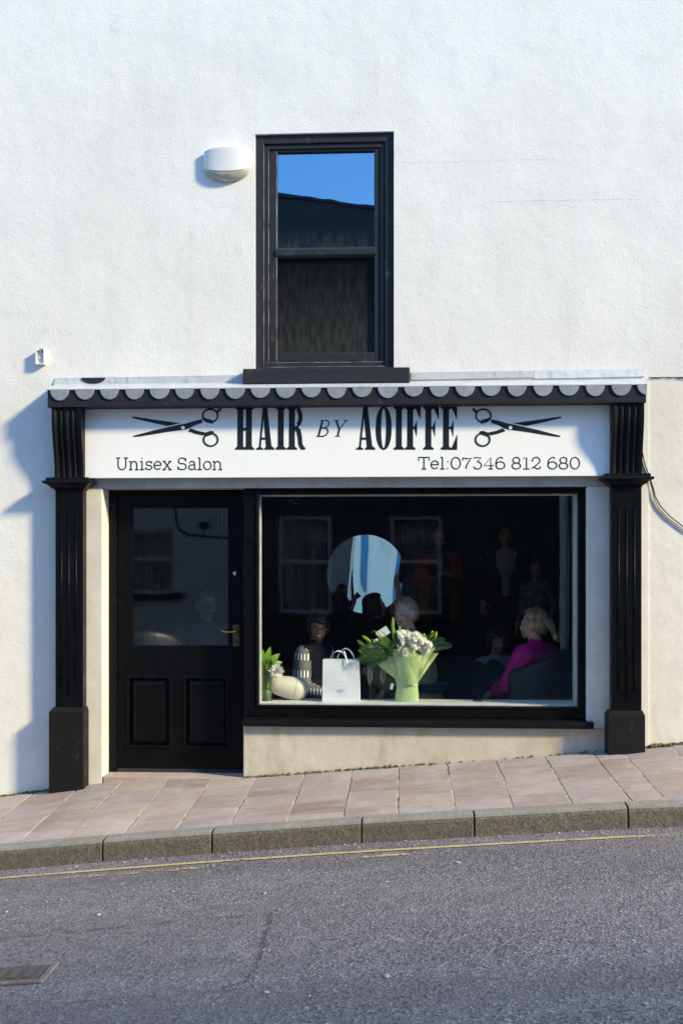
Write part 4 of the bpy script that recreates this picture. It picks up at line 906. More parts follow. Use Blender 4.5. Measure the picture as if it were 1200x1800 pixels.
def hand(F, wrist, tip, palmdir, s, t='skin', curl=0.35):
    """palm and five fingers from the wrist towards tip; palmdir is where the palm faces"""
    w = Vector(wrist); d = (Vector(tip) - w).normalized(); n = Vector(palmdir); n = (n - d * n.dot(d)).normalized(); u = d.cross(n)
    F.cap(w, 0.026 * s, w + d * 0.035 * s, 0.030 * s, t); 
    for k in (-1, 0, 1): F.cap(w + d * 0.03 * s + u * 0.016 * k * s, 0.016 * s, w + d * 0.085 * s + u * 0.022 * k * s, 0.014 * s, t)
    for k, ln in zip((-1.5, -0.5, 0.5, 1.5), (0.058, 0.072, 0.076, 0.066)):
        b = w + d * 0.088 * s + u * (0.0195 * k * s); q = b + (d * (1 - curl * 0.3) + n * curl + u * 0.09 * k).normalized() * ln * 0.55 * s; e = q + (d * (1 - curl) + n * curl * 1.6 + u * 0.07 * k).normalized() * ln * 0.5 * s
        F.cap(b, 0.0105 * s, q, 0.0095 * s, t); F.cap(q, 0.0095 * s, e, 0.008 * s, t)
    b = w + d * 0.03 * s + u * 0.026 * s; q = b + (d * 0.6 + u * 0.7 + n * 0.3).normalized() * 0.045 * s; F.cap(b, 0.014 * s, q, 0.0115 * s, t); F.cap(q, 0.0115 * s, q + (d * 0.9 + n * 0.4).normalized() * 0.03 * s, 0.0095 * s, t)
def person(label, eye, rot, head, mats, hair, seated=False, arms=None, width=1.0, scale=None, lean=0.0, smile=False, glasses=False, group='people inside the salon', voxel=0.0085):
    E = at(*eye); ez = E.z - FLOOR; E = E - Vector((math.sin(R(rot)), -math.cos(R(rot)), 0)) * (lean * 0.6)
    s = scale or (ez / 1.578 if not seated else 0.97)
    drop = 1.578 * s - ez if seated else 0.0
    o = thing('person', label, 'person', (E.x, E.y, FLOOR), group, R(rot))
    F = Fig(); V = lambda x, y, z: Vector((x * s, y * s - lean * max(0, z - 0.95) * s, z * s - drop))
    w = width
    F.ell(V(0, 0.005, 1.26), (0.155 * s * w, 0.105 * s, 0.18 * s), 'top').ell(V(0, 0, 1.08), (0.135 * s * w, 0.10 * s, 0.17 * s), 'top').ell(V(0, 0.005, 0.93), (0.165 * s * w, 0.12 * s, 0.13 * s), 'legs')
    F.cap(V(-0.135 * w, 0.01, 1.375), 0.062 * s, V(0.135 * w, 0.01, 1.375), 0.062 * s, 'top').ell(V(0, 0.015, 1.41), (0.105 * s * w, 0.065 * s, 0.055 * s), 'top')
    F.cap(V(0, 0.015, 1.42), 0.054 * s, V(0, 0.0, 1.52), 0.050 * s, 'skin')
    A = arms or {}
    for sd_ in (-1, 1):
        sh = V(0.178 * w * sd_, 0.012, 1.365); dflt = (V(0.215 * w * sd_, 0.03, 1.10), V(0.20 * w * sd_, -0.13, 0.92), None) if not seated else (V(0.22 * w * sd_, -0.02, 1.10), V(0.13 * sd_, -0.26, 1.0), None)
        e_, h_ = (V(*A[sd_][0]), V(*A[sd_][1])) if sd_ in A else dflt[:2]
        pd = A[sd_][2] if sd_ in A and len(A[sd_]) > 2 else (-sd_ * 0.6, 0, -0.8)
        slv = 'sleeve' if 'sleeve' in mats else 'top'
        F.cap(sh, 0.056 * s, e_, 0.044 * s, slv); F.cap(e_, 0.043 * s, e_.lerp(h_, 0.85), 0.032 * s, 'skin' if 'bare' in mats else slv); F.cap(e_.lerp(h_, 0.8), 0.027 * s, h_, 0.024 * s, 'skin')
        hand(F, h_, h_ + (h_ - e_), pd, s)
        if not seated:
            F.cap(V(0.085 * sd_, 0, 0.92), 0.088 * s, V(0.095 * sd_, -0.01, 0.50), 0.056 * s, 'legs'); F.cap(V(0.095 * sd_, -0.01, 0.50), 0.055 * s, V(0.10 * sd_, 0.01, 0.30), 0.052 * s, 'legs'); F.cap(V(0.10 * sd_, 0.01, 0.30), 0.052 * s, V(0.10 * sd_, 0.02, 0.085), 0.036 * s, 'legs'); F.cap(V(0.10 * sd_, 0.03, 0.04), 0.036 * s, V(0.115 * sd_, -0.15, 0.03), 0.028 * s, 'shoe')
        else:
            hp = V(0.085 * sd_, 0, 0.92); kn = Vector((0.11 * sd_ * s, -0.43 * s, max(0.46 * s, hp.z - 0.03))); fz = max(0.05, kn.z - 0.44 * s); an = Vector((0.11 * sd_ * s, (-0.40 if fz < 0.12 else -0.36) * s, max(0.07 * s, fz * 0.0 + 0.07 * s)))
            F.cap(hp, 0.088 * s, kn, 0.058 * s, 'legs'); F.cap(kn, 0.056 * s, an, 0.038 * s, 'legs'); F.cap((an.x, an.y + 0.02, 0.04 * s), 0.036 * s, (an.x, an.y - 0.15 * s, 0.032 * s), 0.028 * s, 'shoe')
    hy, hp_, hr = (R(v) for v in head); HR = Euler((hp_, hr, hy), 'XYZ'); base = V(0, -0.005, 1.50); hm = HR.to_matrix()
    hd = lambda x, y, z: base + hm @ Vector((x * s, y * s, z * s)); hq = lambda c, r, t, e=None: F.ell(hd(*c), tuple(v * s for v in r), t, HR)
    hq((0, 0.012, 0.098), (0.072, 0.092, 0.098), 'skin'); hq((0, -0.025, 0.05), (0.060, 0.064, 0.078), 'skin'); hq((0, -0.066, -0.004), (0.026, 0.024, 0.020), 'skin'); hq((0, -0.076, 0.094), (0.048, 0.016, 0.012), 'skin')
    for q in (-1, 1): hq((0.035 * q, -0.058, 0.050), (0.025, 0.025, 0.026), 'skin'); hq((0.074 * q, 0.012, 0.066), (0.011, 0.022, 0.030), 'skin'); hq((0.038 * q, -0.018, 0.014), (0.018, 0.036, 0.020), 'skin')
    F.cap(hd(0, -0.084, 0.082), 0.0105 * s, hd(0, -0.099, 0.050), 0.0135 * s, 'skin'); hq((0.011, -0.090, 0.046), (0.0115, 0.012, 0.010), 'skin'); hq((-0.011, -0.090, 0.046), (0.0115, 0.012, 0.010), 'skin')
    F.cap(hd(-0.02, -0.083, 0.021 + (0.006 if smile else 0)), 0.0075 * s, hd(0, -0.091, 0.0185), 0.009 * s, 'lip'); F.cap(hd(0.02, -0.083, 0.021 + (0.006 if smile else 0)), 0.0075 * s, hd(0, -0.091, 0.0185), 0.009 * s, 'lip')
    use = {t: mats.get(t, {'skin': 'skin_fair', 'lip': 'lip', 'shoe': 'black_cloth', 'legs': 'black_cloth'}.get(t)) for t in ('skin', 'top', 'legs', 'shoe', 'lip')}
    if 'sleeve' in mats: use['sleeve'] = mats['sleeve']
    F.build('body', use, o, voxel)
    m = MB(); mw = MB()
    for q in (-1, 1): mw.ell(hd(0.029 * q, -0.0745, 0.078), (0.0135 * s, 0.0115 * s, 0.0062 * s), HR); m.ell(hd(0.029 * q, -0.0842, 0.0785), (0.0056 * s, 0.0035 * s, 0.0056 * s), HR, 10, 7)
    mw.build('eye_whites', 'eye_white', o, smooth=True, local=True); m.build('irises', 'iris', o, smooth=True, local=True)
    m = MB()
    for q in (-1, 1): m.tube([hd((0.014 + 0.032 * i / 5) * q, -0.0915 + 0.012 * (i / 5) ** 2, 0.094 + 0.006 * math.sin(i / 5 * 3)) for i in range(6)], 0.0022 * s, 6)
    m.build('eyebrows', hair['mat'], o, local=True)
    if smile: MB().ell(hd(0, -0.0965, 0.0195), (0.0165 * s, 0.005 * s, 0.0045 * s), HR, 12, 7).build('teeth', 'teeth', o, smooth=True, local=True)
    if glasses:
        m = MB()
        for q in (-1, 1): m.tube([hd(0.034 * q + 0.023 * math.cos(t * 0.4488), -0.104 + 0.004 * abs(math.cos(t * 0.4488)), 0.076 + 0.020 * math.sin(t * 0.4488)) for t in range(15)], 0.0028 * s, 6); m.tube([hd(0.056 * q, -0.10, 0.082), hd(0.078 * q, -0.03, 0.084), hd(0.08 * q, 0.015, 0.08)], 0.0022 * s, 6)
        m.tube([hd(-0.011, -0.106, 0.08), hd(0.011, -0.106, 0.08)], 0.0026 * s, 6); m.build('glasses', 'cable_black', o, smooth=True, local=True)
    Hh = Fig(); he = lambda c, r: Hh.ell(hd(*c), tuple(v * s for v in r), 'h', HR); rnd = random.Random(len(label))
    he((0, 0.030, 0.120), (0.082, 0.094, 0.086)); st = hair['style']
    if st in ('updo', 'scrunchie'):
        he((0, 0.055, 0.085), (0.078, 0.075, 0.08)); he((0, 0.125, 0.085), (0.040, 0.034, 0.042))
        for i in range(19):
            a = -1.45 + 2.9 * i / 18; r_ = rnd.uniform(0.007, 0.011)
            Hh.cap(hd(0.075 * math.sin(a), -0.062 * math.cos(a) + 0.004, 0.128 + 0.052 * math.cos(a)), r_ * s, hd(0.084 * math.sin(a), 0.03, 0.118 + 0.088 * math.cos(a)), r_ * 1.25 * s, 'h')
            Hh.cap(hd(0.084 * math.sin(a), 0.03, 0.118 + 0.088 * math.cos(a)), r_ * 1.25 * s, hd(0.035 * math.sin(a), 0.125, 0.09 + 0.03 * math.cos(a)), r_ * s, 'h')
        if st == 'scrunchie':
            for i in range(9): he((0.02 * math.sin(i * 2.1), 0.15 + 0.004 * i, 0.065 - 0.011 * i), (0.027 - 0.001 * i, 0.024, 0.024))
    if st == 'curly':
        for i in range(150):
            a = rnd.uniform(0, 6.283); z = rnd.uniform(0.02, 0.20); rr = math.sqrt(max(0.05, 1 - ((z - 0.10) / 0.125) ** 2)); x, y = 0.086 * rr * math.cos(a), 0.02 + 0.102 * rr * math.sin(a)
            if y < -0.03 and z < 0.128: continue
            he((x, y, z), (rnd.uniform(0.013, 0.022),) * 3)
    if st == 'bob':
        he((0, 0.06, 0.05), (0.084, 0.066, 0.10)); he((0.068, 0.01, 0.06), (0.022, 0.05, 0.075)); he((-0.068, 0.01, 0.06), (0.022, 0.05, 0.075)); he((0, 0.0, 0.175), (0.06, 0.07, 0.035))
    if st == 'short': he((0, 0.05, 0.08), (0.078, 0.068, 0.075)); he((0, -0.03, 0.168), (0.055, 0.05, 0.03))
    Hh.build('hair', {'h': hair['mat']}, o, 0.005, 2)
    o['eye_drop'] = drop; return o, hd, s, V
def stool(o, h, label, V=None):
    x, y = o.location.x, o.location.y; t = thing('stool', label, 'stool', (x, y, FLOOR), 'salon stools')
    MB().lathe([(0.0001, h), (0.17, h), (0.185, h - 0.015), (0.185, h - 0.05), (0.17, h - 0.06), (0.0001, h - 0.06)], (x, y, FLOOR), 24).build('seat', 'black_cloth', t, smooth=True)
    MB().tube([(x, y, FLOOR + 0.02), (x, y, FLOOR + h - 0.05)], 0.025, 12).build('post', 'chrome', t, smooth=True)
    MB().lathe([(0.0001, 0.025), (0.1, 0.025), (0.19, 0.010), (0.19, 0.001)], (x, y, FLOOR), 24).build('base', 'chrome', t, smooth=True)

p1, hd, s, V = person('person with dark curly hair, glasses and a black-and-white patterned cardigan, seated behind the gift bag', (557, 1103, 0.95), 62, (-50, 4, 4), {'top': 'navy', 'sleeve': 'cardigan_pattern', 'skin': 'skin_tan'}, {'mat': 'hair_black', 'style': 'curly'}, True, smile=True, glasses=True, scale=0.95, width=1.1)
F = Fig()
for q in (-1, 1): F.cap(V(0.19 * q, 0.02, 1.36), 0.066 * s, V(0.235 * q, -0.01, 1.10), 0.07 * s, 'c'); F.cap(V(0.235 * q, -0.01, 1.10), 0.068 * s, V(0.15 * q, -0.23, 1.01), 0.05 * s, 'c'); F.cap(V(0.11 * q, 0.07, 1.36), 0.075 * s, V(0.13 * q, 0.08, 0.88), 0.10 * s, 'c')
F.build('cardigan', {'c': 'cardigan_pattern'}, p1, 0.010)
stool(p1, 0.36, 'low black stool under the person in the patterned cardigan')
p2, hd, s, V = person('smiling blond person in an olive top glancing back over the bouquet', (713, 1080, 0.85), -118, (82, 2, -6), {'top': 'olive', 'legs': 'olive', 'skin': 'skin_fair'}, {'mat': 'hair_blond', 'style': 'updo'}, True, smile=True, scale=1.05, width=1.08, lean=0.30)
e_ = MB().ell(hd(0.076, -0.0, 0.036), (0.006, 0.006, 0.006)); e_.build('earring', 'brass', p2, local=True, smooth=True)
stool(p2, 0.42, 'low black stool under the blond person in the olive top')
p3, hd, s, V = person('dark silhouette of a person with full hair sitting before the round mirror', (597, 1062, 2.5), 165, (0, 0, 0), {'top': 'black_cloth', 'legs': 'black_cloth'}, {'mat': 'hair_black', 'style': 'bob'}, True, width=1.15, scale=1.05)
p4, hd, s, V = person('dark-clad person drinking from a glass with one arm raised beside the mirror', (660, 1066, 2.2), 120, (-10, -8, 0), {'top': 'black_cloth', 'legs': 'black_cloth', 'bare': 1}, {'mat': 'hair_black', 'style': 'bob'}, True,
     arms={-1: ((-0.20, -0.19, 1.46), (-0.12, -0.17, 1.74), (0, -1, 0)), 1: ((0.22, -0.12, 1.16), (0.07, -0.27, 1.43), (0, 0.6, 0.5))}, scale=0.98)
stool(p3, 0.46, 'black stool before the round mirror'); stool(p4, 0.44, 'black stool under the person who drinks')
g4 = p4.matrix_basis @ V(0.03, -0.30, 1.53); t = thing('drinking_glass', 'pale blue tumbler raised to the mouth of the dark-clad person', 'glass', g4)
simple('tumbler_blue', (0.10, 0.26, 0.42), None, 20, 0.15); aa = Euler((R(-8), R(52), 0))
MB().lathe([(0.0001, -0.06), (0.030, -0.06), (0.036, 0.065), (0.033, 0.065), (0.028, -0.05)], g4, 20, aa).build('tumbler', 'tumbler_blue', t, smooth=False); MB().lathe([(0.036, 0.062), (0.038, 0.066), (0.034, 0.070), (0.031, 0.064)], g4, 20, aa).build('rim', 'white_plastic', t)
p5, hd, s, V = person('standing person in a rust cardigan looking down at a phone', (770, 944, 3.85), 8, (0, 22, 0), {'top': 'denim', 'sleeve': 'rust', 'legs': 'black_cloth', 'skin': 'skin_tan'}, {'mat': 'hair_black', 'style': 'bob'}, False,
     arms={-1: ((-0.23, -0.02, 1.12), (-0.06, -0.24, 1.16), (0.5, 0, 0.6)), 1: ((0.23, -0.02, 1.12), (0.06, -0.24, 1.16), (-0.5, 0, 0.6))})
F = Fig()
for q in (-1, 1): F.cap(V(0.13 * q, 0.0, 1.36), 0.072 * s, V(0.14 * q, -0.03, 1.05), 0.068 * s, 'c'); F.cap(V(0.14 * q, -0.03, 1.05), 0.068 * s, V(0.155 * q, -0.02, 0.74), 0.06 * s, 'c'); F.cap(V(0.10 * q, 0.05, 1.36), 0.07 * s, V(0.12 * q, 0.05, 0.72), 0.085 * s, 'c')
F.build('cardigan', {'c': 'rust'}, p5, 0.012)
ph = p5.matrix_basis @ V(0, -0.31, 1.19); tag(MB().box(ph.x - 0.036, ph.x + 0.036, ph.y - 0.012, ph.y - 0.003, ph.z - 0.075, ph.z + 0.075).build('phone', 'cable_black', None, 0.003), 'dark phone held by the person in the rust cardigan', 'phone')
p6, hd, s, V = person('standing person in a dark suit with an open white shirt at the back', (890, 942, 3.7), -12, (5, 0, 0), {'top': 'shirt_white', 'sleeve': 'black_cloth', 'legs': 'black_cloth', 'skin': 'skin_tan'}, {'mat': 'hair_black', 'style': 'short'}, False, width=1.1)
F = Fig()
for q in (-1, 1): F.cap(V(0.135 * q, 0.01, 1.37), 0.075 * s, V(0.10 * q, -0.04, 1.12), 0.085 * s, 'c'); F.cap(V(0.10 * q, -0.04, 1.12), 0.085 * s, V(0.10 * q, -0.04, 0.82), 0.085 * s, 'c'); F.cap(V(0.10 * q, 0.06, 1.38), 0.07 * s, V(0.09 * q, 0.06, 0.80), 0.09 * s, 'c')
F.build('jacket', {'c': 'black_cloth'}, p6, 0.012)
p7, hd, s, V = person('short person in a speckled grey blouse beside the person in the dark suit', (943, 1002, 3.4), -30, (10, 0, 0), {'top': 'grey_pattern', 'legs': 'black_cloth', 'skin': 'skin_tan'}, {'mat': 'hair_black', 'style': 'bob'}, False)
p8, hd, s, V = person('blond person in a magenta top, hair tied back, seated in the black armchair', (938, 1098, 1.0), -128, (10, 0, 0), {'top': 'magenta', 'legs': 'black_cloth'}, {'mat': 'hair_blond', 'style': 'scrunchie'}, True, scale=1.08, width=1.2,
     arms={-1: ((-0.23, -0.08, 1.14), (-0.10, -0.24, 1.10)), 1: ((0.24, -0.07, 1.14), (0.14, -0.26, 1.08))})
F = Fig(); F.cap(V(-0.16, 0.02, 1.36), 0.085 * s, V(0.16, 0.02, 1.36), 0.085 * s, 'c')
for q in (-1, 1): F.cap(V(0.17 * q, 0.02, 1.36), 0.085 * s, V(0.23 * q, -0.07, 1.14), 0.075 * s, 'c'); F.cap(V(0.23 * q, -0.07, 1.14), 0.072 * s, V(0.15 * q, -0.22, 1.09), 0.055 * s, 'c')
F.ell(V(0, 0.02, 1.2), (0.19 * s, 0.13 * s, 0.22 * s), 'c'); F.build('shawl', {'c': 'magenta'}, p8, 0.011)
m = MB(); 
for i in range(3): c = hd(0.0, 0.155 + 0.005 * i, 0.068 - 0.018 * i); m.tube([c + Vector((0.024 * math.cos(a * 0.524), 0.012 * math.sin(a * 0.524), 0.018 * math.sin(a * 0.524))) for a in range(13)], 0.0065, 6)
m.build('scrunchie', 'grey_pattern', p8, local=True, smooth=True)
p9, hd, s, V = person('dark-haired person in a pale top sitting low behind the armchair', (873, 1128, 1.6), 10, (10, 6, 0), {'top': 'shirt_white', 'legs': 'black_cloth', 'skin': 'skin_tan'}, {'mat': 'hair_black', 'style': 'curly'}, True, scale=0.86)
stool(p9, 0.30, 'low black stool behind the black armchair')
p10, hd, s, V = person('dim person in a dusty pink top seen through the door glass', (363, 1064, 1.9), 20, (10, 0, 0), {'top': 'dusty_pink', 'legs': 'black_cloth'}, {'mat': 'hair_grey', 'style': 'short'}, True, glasses=True, scale=1.15, width=1.15)
stool(p10, 0.48, 'black stool behind the door glass')
# armchairs
simple('black_leather', (0.005, 0.0055, 0.006), (0.007, 0.0075, 0.008), 20, 0.5, 0.3, 90, 0.003); simple('pale_wood', (0.42, 0.30, 0.16), (0.30, 0.20, 0.10), 8, 0.5, stretch=(1, 1, 6))
def armchair(x, y, rot, label, seat, back):
    t = thing('armchair', label, 'armchair', (x, y, FLOOR), 'black armchairs in the salon', R(rot))
    F = Fig(); F.cap((-0.22, 0.02, seat - 0.05), 0.06, (0.22, 0.02, seat - 0.05), 0.06, 'c'); F.ell((0, -0.05, seat - 0.05), (0.30, 0.29, 0.07), 'c'); F.build('seat', {'c': 'black_leather'}, t, 0.014)
    F = Fig(); n = 26
    for i in range(n + 1):
        a = math.pi * (0.02 + 0.96 * i / n); h = seat + 0.12 + (back - seat - 0.12) * math.sin(a) ** 1.2; F.cap((0.33 * math.cos(a), 0.30 * math.sin(a) - 0.05, seat - 0.08), 0.055, (0.34 * math.cos(a), 0.33 * math.sin(a) - 0.05, h), 0.05, 'c')
    F.build('backrest', {'c': 'black_leather'}, t, 0.014)
    for sx in (-1, 1):
        for sy in (-1, 1): MB().tube([(0.22 * sx, 0.2 * sy, seat - 0.1), (0.30 * sx, 0.27 * sy, 0.0)], 0.018, 10, [0.022, 0.013]).build('leg', 'pale_wood', t, local=True, smooth=True)
c8 = p8.location; armchair(c8.x + 0.05, c8.y - 0.02, -128, 'black tub armchair holding the person in magenta', 0.36, 0.62)
cd_ = at(250, 1120, 0.9); armchair(cd_.x, 1.0, -160, 'black tub armchair glimpsed at the left of the door glass', 0.42, 0.78)

# ------------------------------------------------------------------ round mirror on the back wall
mc = at(643, 1009, RB - 0.14); mr_ = 0.435
k = NT('mirror_glass'); M['mirror_glass'] = k.done((0.84, 0.93, 0.92), 0.0, k.bump(k.noise(1.3, 1, 0.4, (1.6, 1, 0.5)), 0.6, 0.03), 1.0)
inc = (mc - cam.location).normalized(); tgt = Vector((3.45, YO, 1.15)); outd = (tgt - mc).normalized(); nrm = (outd - inc).normalized()
mir = thing('round_mirror', 'large round mirror on the dark back wall showing the pale street front', 'mirror', mc); mir.rotation_euler = nrm.to_track_quat('Z', 'Y').to_euler()
MB().lathe([(0.0001, 0.0), (mr_, 0.0)], (0, 0, 0), 64).build('glass', 'mirror_glass', mir, local=True)
MB().lathe([(mr_, -0.02), (mr_ + 0.008, -0.02), (mr_ + 0.008, 0.003), (mr_, 0.003), (mr_, -0.02)], (0, 0, 0), 64).build('rim', 'cable_black', mir, local=True)
MB().tube([(0, 0, -0.02), (0, 0, -0.09)], 0.05, 12).build('bracket', 'cable_black', mir, local=True)

# ------------------------------------------------------------------ things on the window ledge
simple('bag_paper', (0.80, 0.82, 0.83), (0.77, 0.79, 0.80), 6, 0.55, 0.15, 12, 0.006); simple('ribbon_white', (0.82, 0.83, 0.84), None, 9, 0.4)
bl, br = ax(566, 0.20), ax(632, 0.20); bc = (bl + br) / 2; bh = az(1160, 600, 0.21) - LEDGE_Z
bag = thing('gift_bag', 'white paper gift bag with ribbon handles on the window ledge', 'bag', (bc, 0.26, LEDGE_Z))
m = MB(); nz = 10; rows = []
hw_ = (br - bl) / 2
for j in range(nz + 1):
    t = j / nz; z = LEDGE_Z + 0.001 + bh * t; k_ = 1 - 0.03 * t; d0 = 0.205 + 0.012 * t + 0.003 * math.sin(6 * t); d1 = 0.325 - 0.02 * t; g = 0.028 * t
    rows.append([(bc - hw_ * k_, d0, z), (bc - hw_ * 0.3, d0 + 0.002 * math.sin(9 * t), z), (bc + hw_ * 0.35, d0 - 0.002 * math.sin(7 * t), z), (bc + hw_ * k_, d0, z), (bc + hw_ * k_ - g, (d0 + d1) / 2, z), (bc + hw_ * k_, d1, z), (bc - hw_ * k_, d1, z), (bc - hw_ * k_ + g, (d0 + d1) / 2, z)])
n = 8; m.add([p for r in rows for p in r], [(j * n + i, j * n + (i + 1) % n, (j + 1) * n + (i + 1) % n, (j + 1) * n + i) for j in range(nz) for i in range(n)] + [tuple(range(n - 1, -1, -1))]); b_ = m.build('sack', 'bag_paper', bag); sm = b_.modifiers.new('s', 'SOLIDIFY'); sm.thickness = 0.0012
def ribbon(name, pts, w, mat, parent, wdir=Vector((1, 0, 0)), local=False):
    m = MB(); vs = []
    for p in pts: vs += [Vector(p) - wdir * w / 2, Vector(p) + wdir * w / 2]
    m.add(vs, [(2 * i, 2 * i + 1, 2 * i + 3, 2 * i + 2) for i in range(len(pts) - 1)]); o = m.build(name, mat, parent, smooth=True, local=local); s_ = o.modifiers.new('s', 'SOLIDIFY'); s_.thickness = 0.001; return o
zt_ = LEDGE_Z + bh
for y, tilt in ((0.219, -0.02), (0.303, 0.03)):
    pts = [(bc - 0.066 + 0.132 * i / 16 + tilt, y, zt_ - 0.02 + (0.085 if y < 0.25 else 0.097) * math.sin(math.pi * i / 16) ** 0.55) for i in range(17)]
    ribbon('handle', pts, 0.012, 'ribbon_white', bag, Vector((0.55, 0.3, 0.75)).normalized())
ribbon('handle', [(bc + 0.02 + 0.025 * math.sin(i / 6), 0.215 - 0.002 * i, zt_ + 0.065 - 0.012 * i) for i in range(9)], 0.014, 'ribbon_white', bag)
simple('print_grey', (0.55, 0.56, 0.58), None, 9, 0.6)
for w_, py in ((0.012, 1214), (0.026, 1211)): bx('print', 'print_grey', bag, bc + 0.01 - w_, bc + 0.01 + w_, 0.2005, 0.2035, az(py + 0.8, 600, 0.2), az(py, 600, 0.2))

# vase with white bloom and leaves
def leafmat(name, a, b, tr=0.35):
    k = NT(name); v = k.node('ShaderNodeObjectInfo').outputs['Random']; n = k.noise(26, 3, 0.6, (1, 1, 1)); col = k.mix(n, a, b); k.done(col, 0.4, None, 0, 0.4)
    t = k.node('ShaderNodeBsdfTranslucent'); k.l.new(k.mix(0.5, col, (0.35, 0.55, 0.03)), t.inputs[0]); mx = k.node('ShaderNodeMixShader'); mx.inputs[0].default_value = tr
    k.l.new(k.b.outputs[0], mx.inputs[1]); k.l.new(t.outputs[0], mx.inputs[2]); k.l.new(mx.outputs[0], k.out.inputs[0]); M[name] = k.m
leafmat('leaf_green', (0.06, 0.17, 0.02), (0.16, 0.33, 0.03)); leafmat('leaf_dark', (0.012, 0.045, 0.012), (0.03, 0.09, 0.02), 0.2); leafmat('bud_green', (0.22, 0.42, 0.03), (0.38, 0.55, 0.06), 0.3); leafmat('leaf_lime', (0.13, 0.33, 0.03), (0.30, 0.48, 0.05), 0.4)
k = NT('petal_white'); k.done((0.92, 0.92, 0.88), 0.5); t_ = k.node('ShaderNodeBsdfTranslucent'); t_.inputs[0].default_value = (0.8, 0.82, 0.7, 1); mx = k.node('ShaderNodeMixShader'); mx.inputs[0].default_value = 0.3; k.l.new(k.b.outputs[0], mx.inputs[1]); k.l.new(t_.outputs[0], mx.inputs[2]); k.l.new(mx.outputs[0], k.out.inputs[0]); M['petal_white'] = k.m
simple('flower_eye', (0.55, 0.52, 0.12), (0.30, 0.40, 0.06), 50, 0.7)
def leaf(m, base, tip, w, sag=0.0, up=Vector((0, -0.4, 1)), n=7, fold=0.25):
    base, tip = Vector(base), Vector(tip); d = tip - base; L = d.length; d.normalize(); s_ = d.cross(up); s_ = s_.normalized() if s_.length > 1e-4 else Vector((1, 0, 0)); nn = s_.cross(d)
    vs = []
    for i in range(n + 1):
        t = i / n; ww = w * (math.sin(math.pi * (0.04 + 0.96 * t) ** 0.8) ** 0.85) * 0.5; c = base + d * L * t + nn * (sag * math.sin(math.pi * t) - sag * 0.8 * t * t)
        vs += [c - s_ * ww + nn * ww * fold, c, c + s_ * ww + nn * ww * fold]
    m.add(vs, [(3 * i + a, 3 * i + a + 1, 3 * i + a + 4, 3 * i + a + 3) for i in range(n) for a in (0, 1)]); return m
def bloom(c, r, n, facing, rnd, layers=4):
    """chrysanthemum head: rings of narrow petals"""
    m = MB(); c = Vector(c); f = Vector(facing).normalized(); a = f.orthogonal().normalized(); b = f.cross(a)
    for l in range(layers):
        tilt = 0.1 + (1.15 if layers > 3 else 0.55) * l / (layers - 1); cnt = int(n * (1 - 0.12 * l))
        for i in range(cnt):
            th = 2 * math.pi * (i + 0.5 * (l % 2)) / cnt + rnd.uniform(-0.1, 0.1); rd = (a * math.cos(th) + b * math.sin(th)); d = rd * math.cos(tilt) + f * math.sin(tilt); L = r * rnd.uniform(0.85, 1.12) * (1 - 0.1 * l)
            leaf(m, c + d * 0.12 * r, c + d * L, r * 0.33, -0.06 * r, f, 4, 0.35)
    return m
rnd = random.Random(3)
vc = Vector((ax(466, 0.27), 0.27, LEDGE_Z)); vs_h = az(1166, 466, 0.27) - LEDGE_Z
vase = thing('flower_vase', 'glass vase of green stems with a white bloom in the window corner', 'vase', vc)
MB().lathe([(0.0001, 0.001), (0.055, 0.001), (0.055, vs_h), (0.052, vs_h), (0.052, 0.012), (0.0001, 0.012)], vc, 32).build('vase_glass', 'clear_glass', vase, smooth=False)
simple('moss_water', (0.10, 0.17, 0.03), (0.05, 0.09, 0.015), 30, 0.3)
MB().lathe([(0.0001, 0.013), (0.046, 0.013), (0.048, 0.06), (0.04, 0.085), (0.0001, 0.09)], vc, 20).build('foliage_base', 'moss_water', vase, smooth=True)
for i in range(16):
    a = rnd.uniform(0, 6.28); r0 = rnd.uniform(0.005, 0.03); r1 = rnd.uniform(0.01, 0.045)
    MB().tube([vc + Vector((r0 * math.cos(a), r0 * math.sin(a), 0.06)), vc + Vector((r1 * math.cos(a + 1), r1 * math.sin(a + 1), vs_h * 0.7)), vc + Vector((r1 * 1.2 * math.cos(a + 1), r1 * math.sin(a + 1), vs_h + 0.03))], 0.005, 6).build('stem', 'leaf_green', vase, smooth=True)
for i in range(34):
    a = rnd.uniform(0, 6.28); z = rnd.uniform(0.07, vs_h - 0.03); leaf(MB(), vc + Vector((0.02 * math.cos(a + 1), 0.02 * math.sin(a + 1), z)), vc + Vector((0.048 * math.cos(a), 0.048 * math.sin(a), z + 0.07)), 0.04, 0.0, Vector((math.cos(a), math.sin(a), 0.2))).build('leaf', ('leaf_green', 'leaf_lime')[i % 2], vase, smooth=True)
for (px, py), w in zip(((456, 1136), (462, 1141), (475, 1136), (492, 1148), (497, 1163), (452, 1150), (486, 1152), (470, 1148)), (0.05, 0.05, 0.055, 0.06, 0.055, 0.05, 0.07, 0.05)):
    q = at(px, py, 0.27 + rnd.uniform(-0.04, 0.05)); leaf(MB(), vc + Vector((rnd.uniform(-0.01, 0.02), 0, vs_h - 0.03)), q, w, 0.02, Vector((0.1, -1, 0.3))).build('leaf', 'leaf_lime', vase, smooth=True)
bl_ = at(486, 1180, 0.215); bloom(bl_, 0.062, 20, (0.25, -1, 0.1), rnd, 5).build('bloom', 'petal_white', vase, smooth=True)
MB().tube([vc + Vector((0.02, 0, vs_h - 0.05)), vc + Vector((0.05, -0.02, vs_h + 0.02)), bl_ + Vector((0, 0.02, 0))], 0.005, 6).build('stem', 'leaf_green', vase, smooth=True)

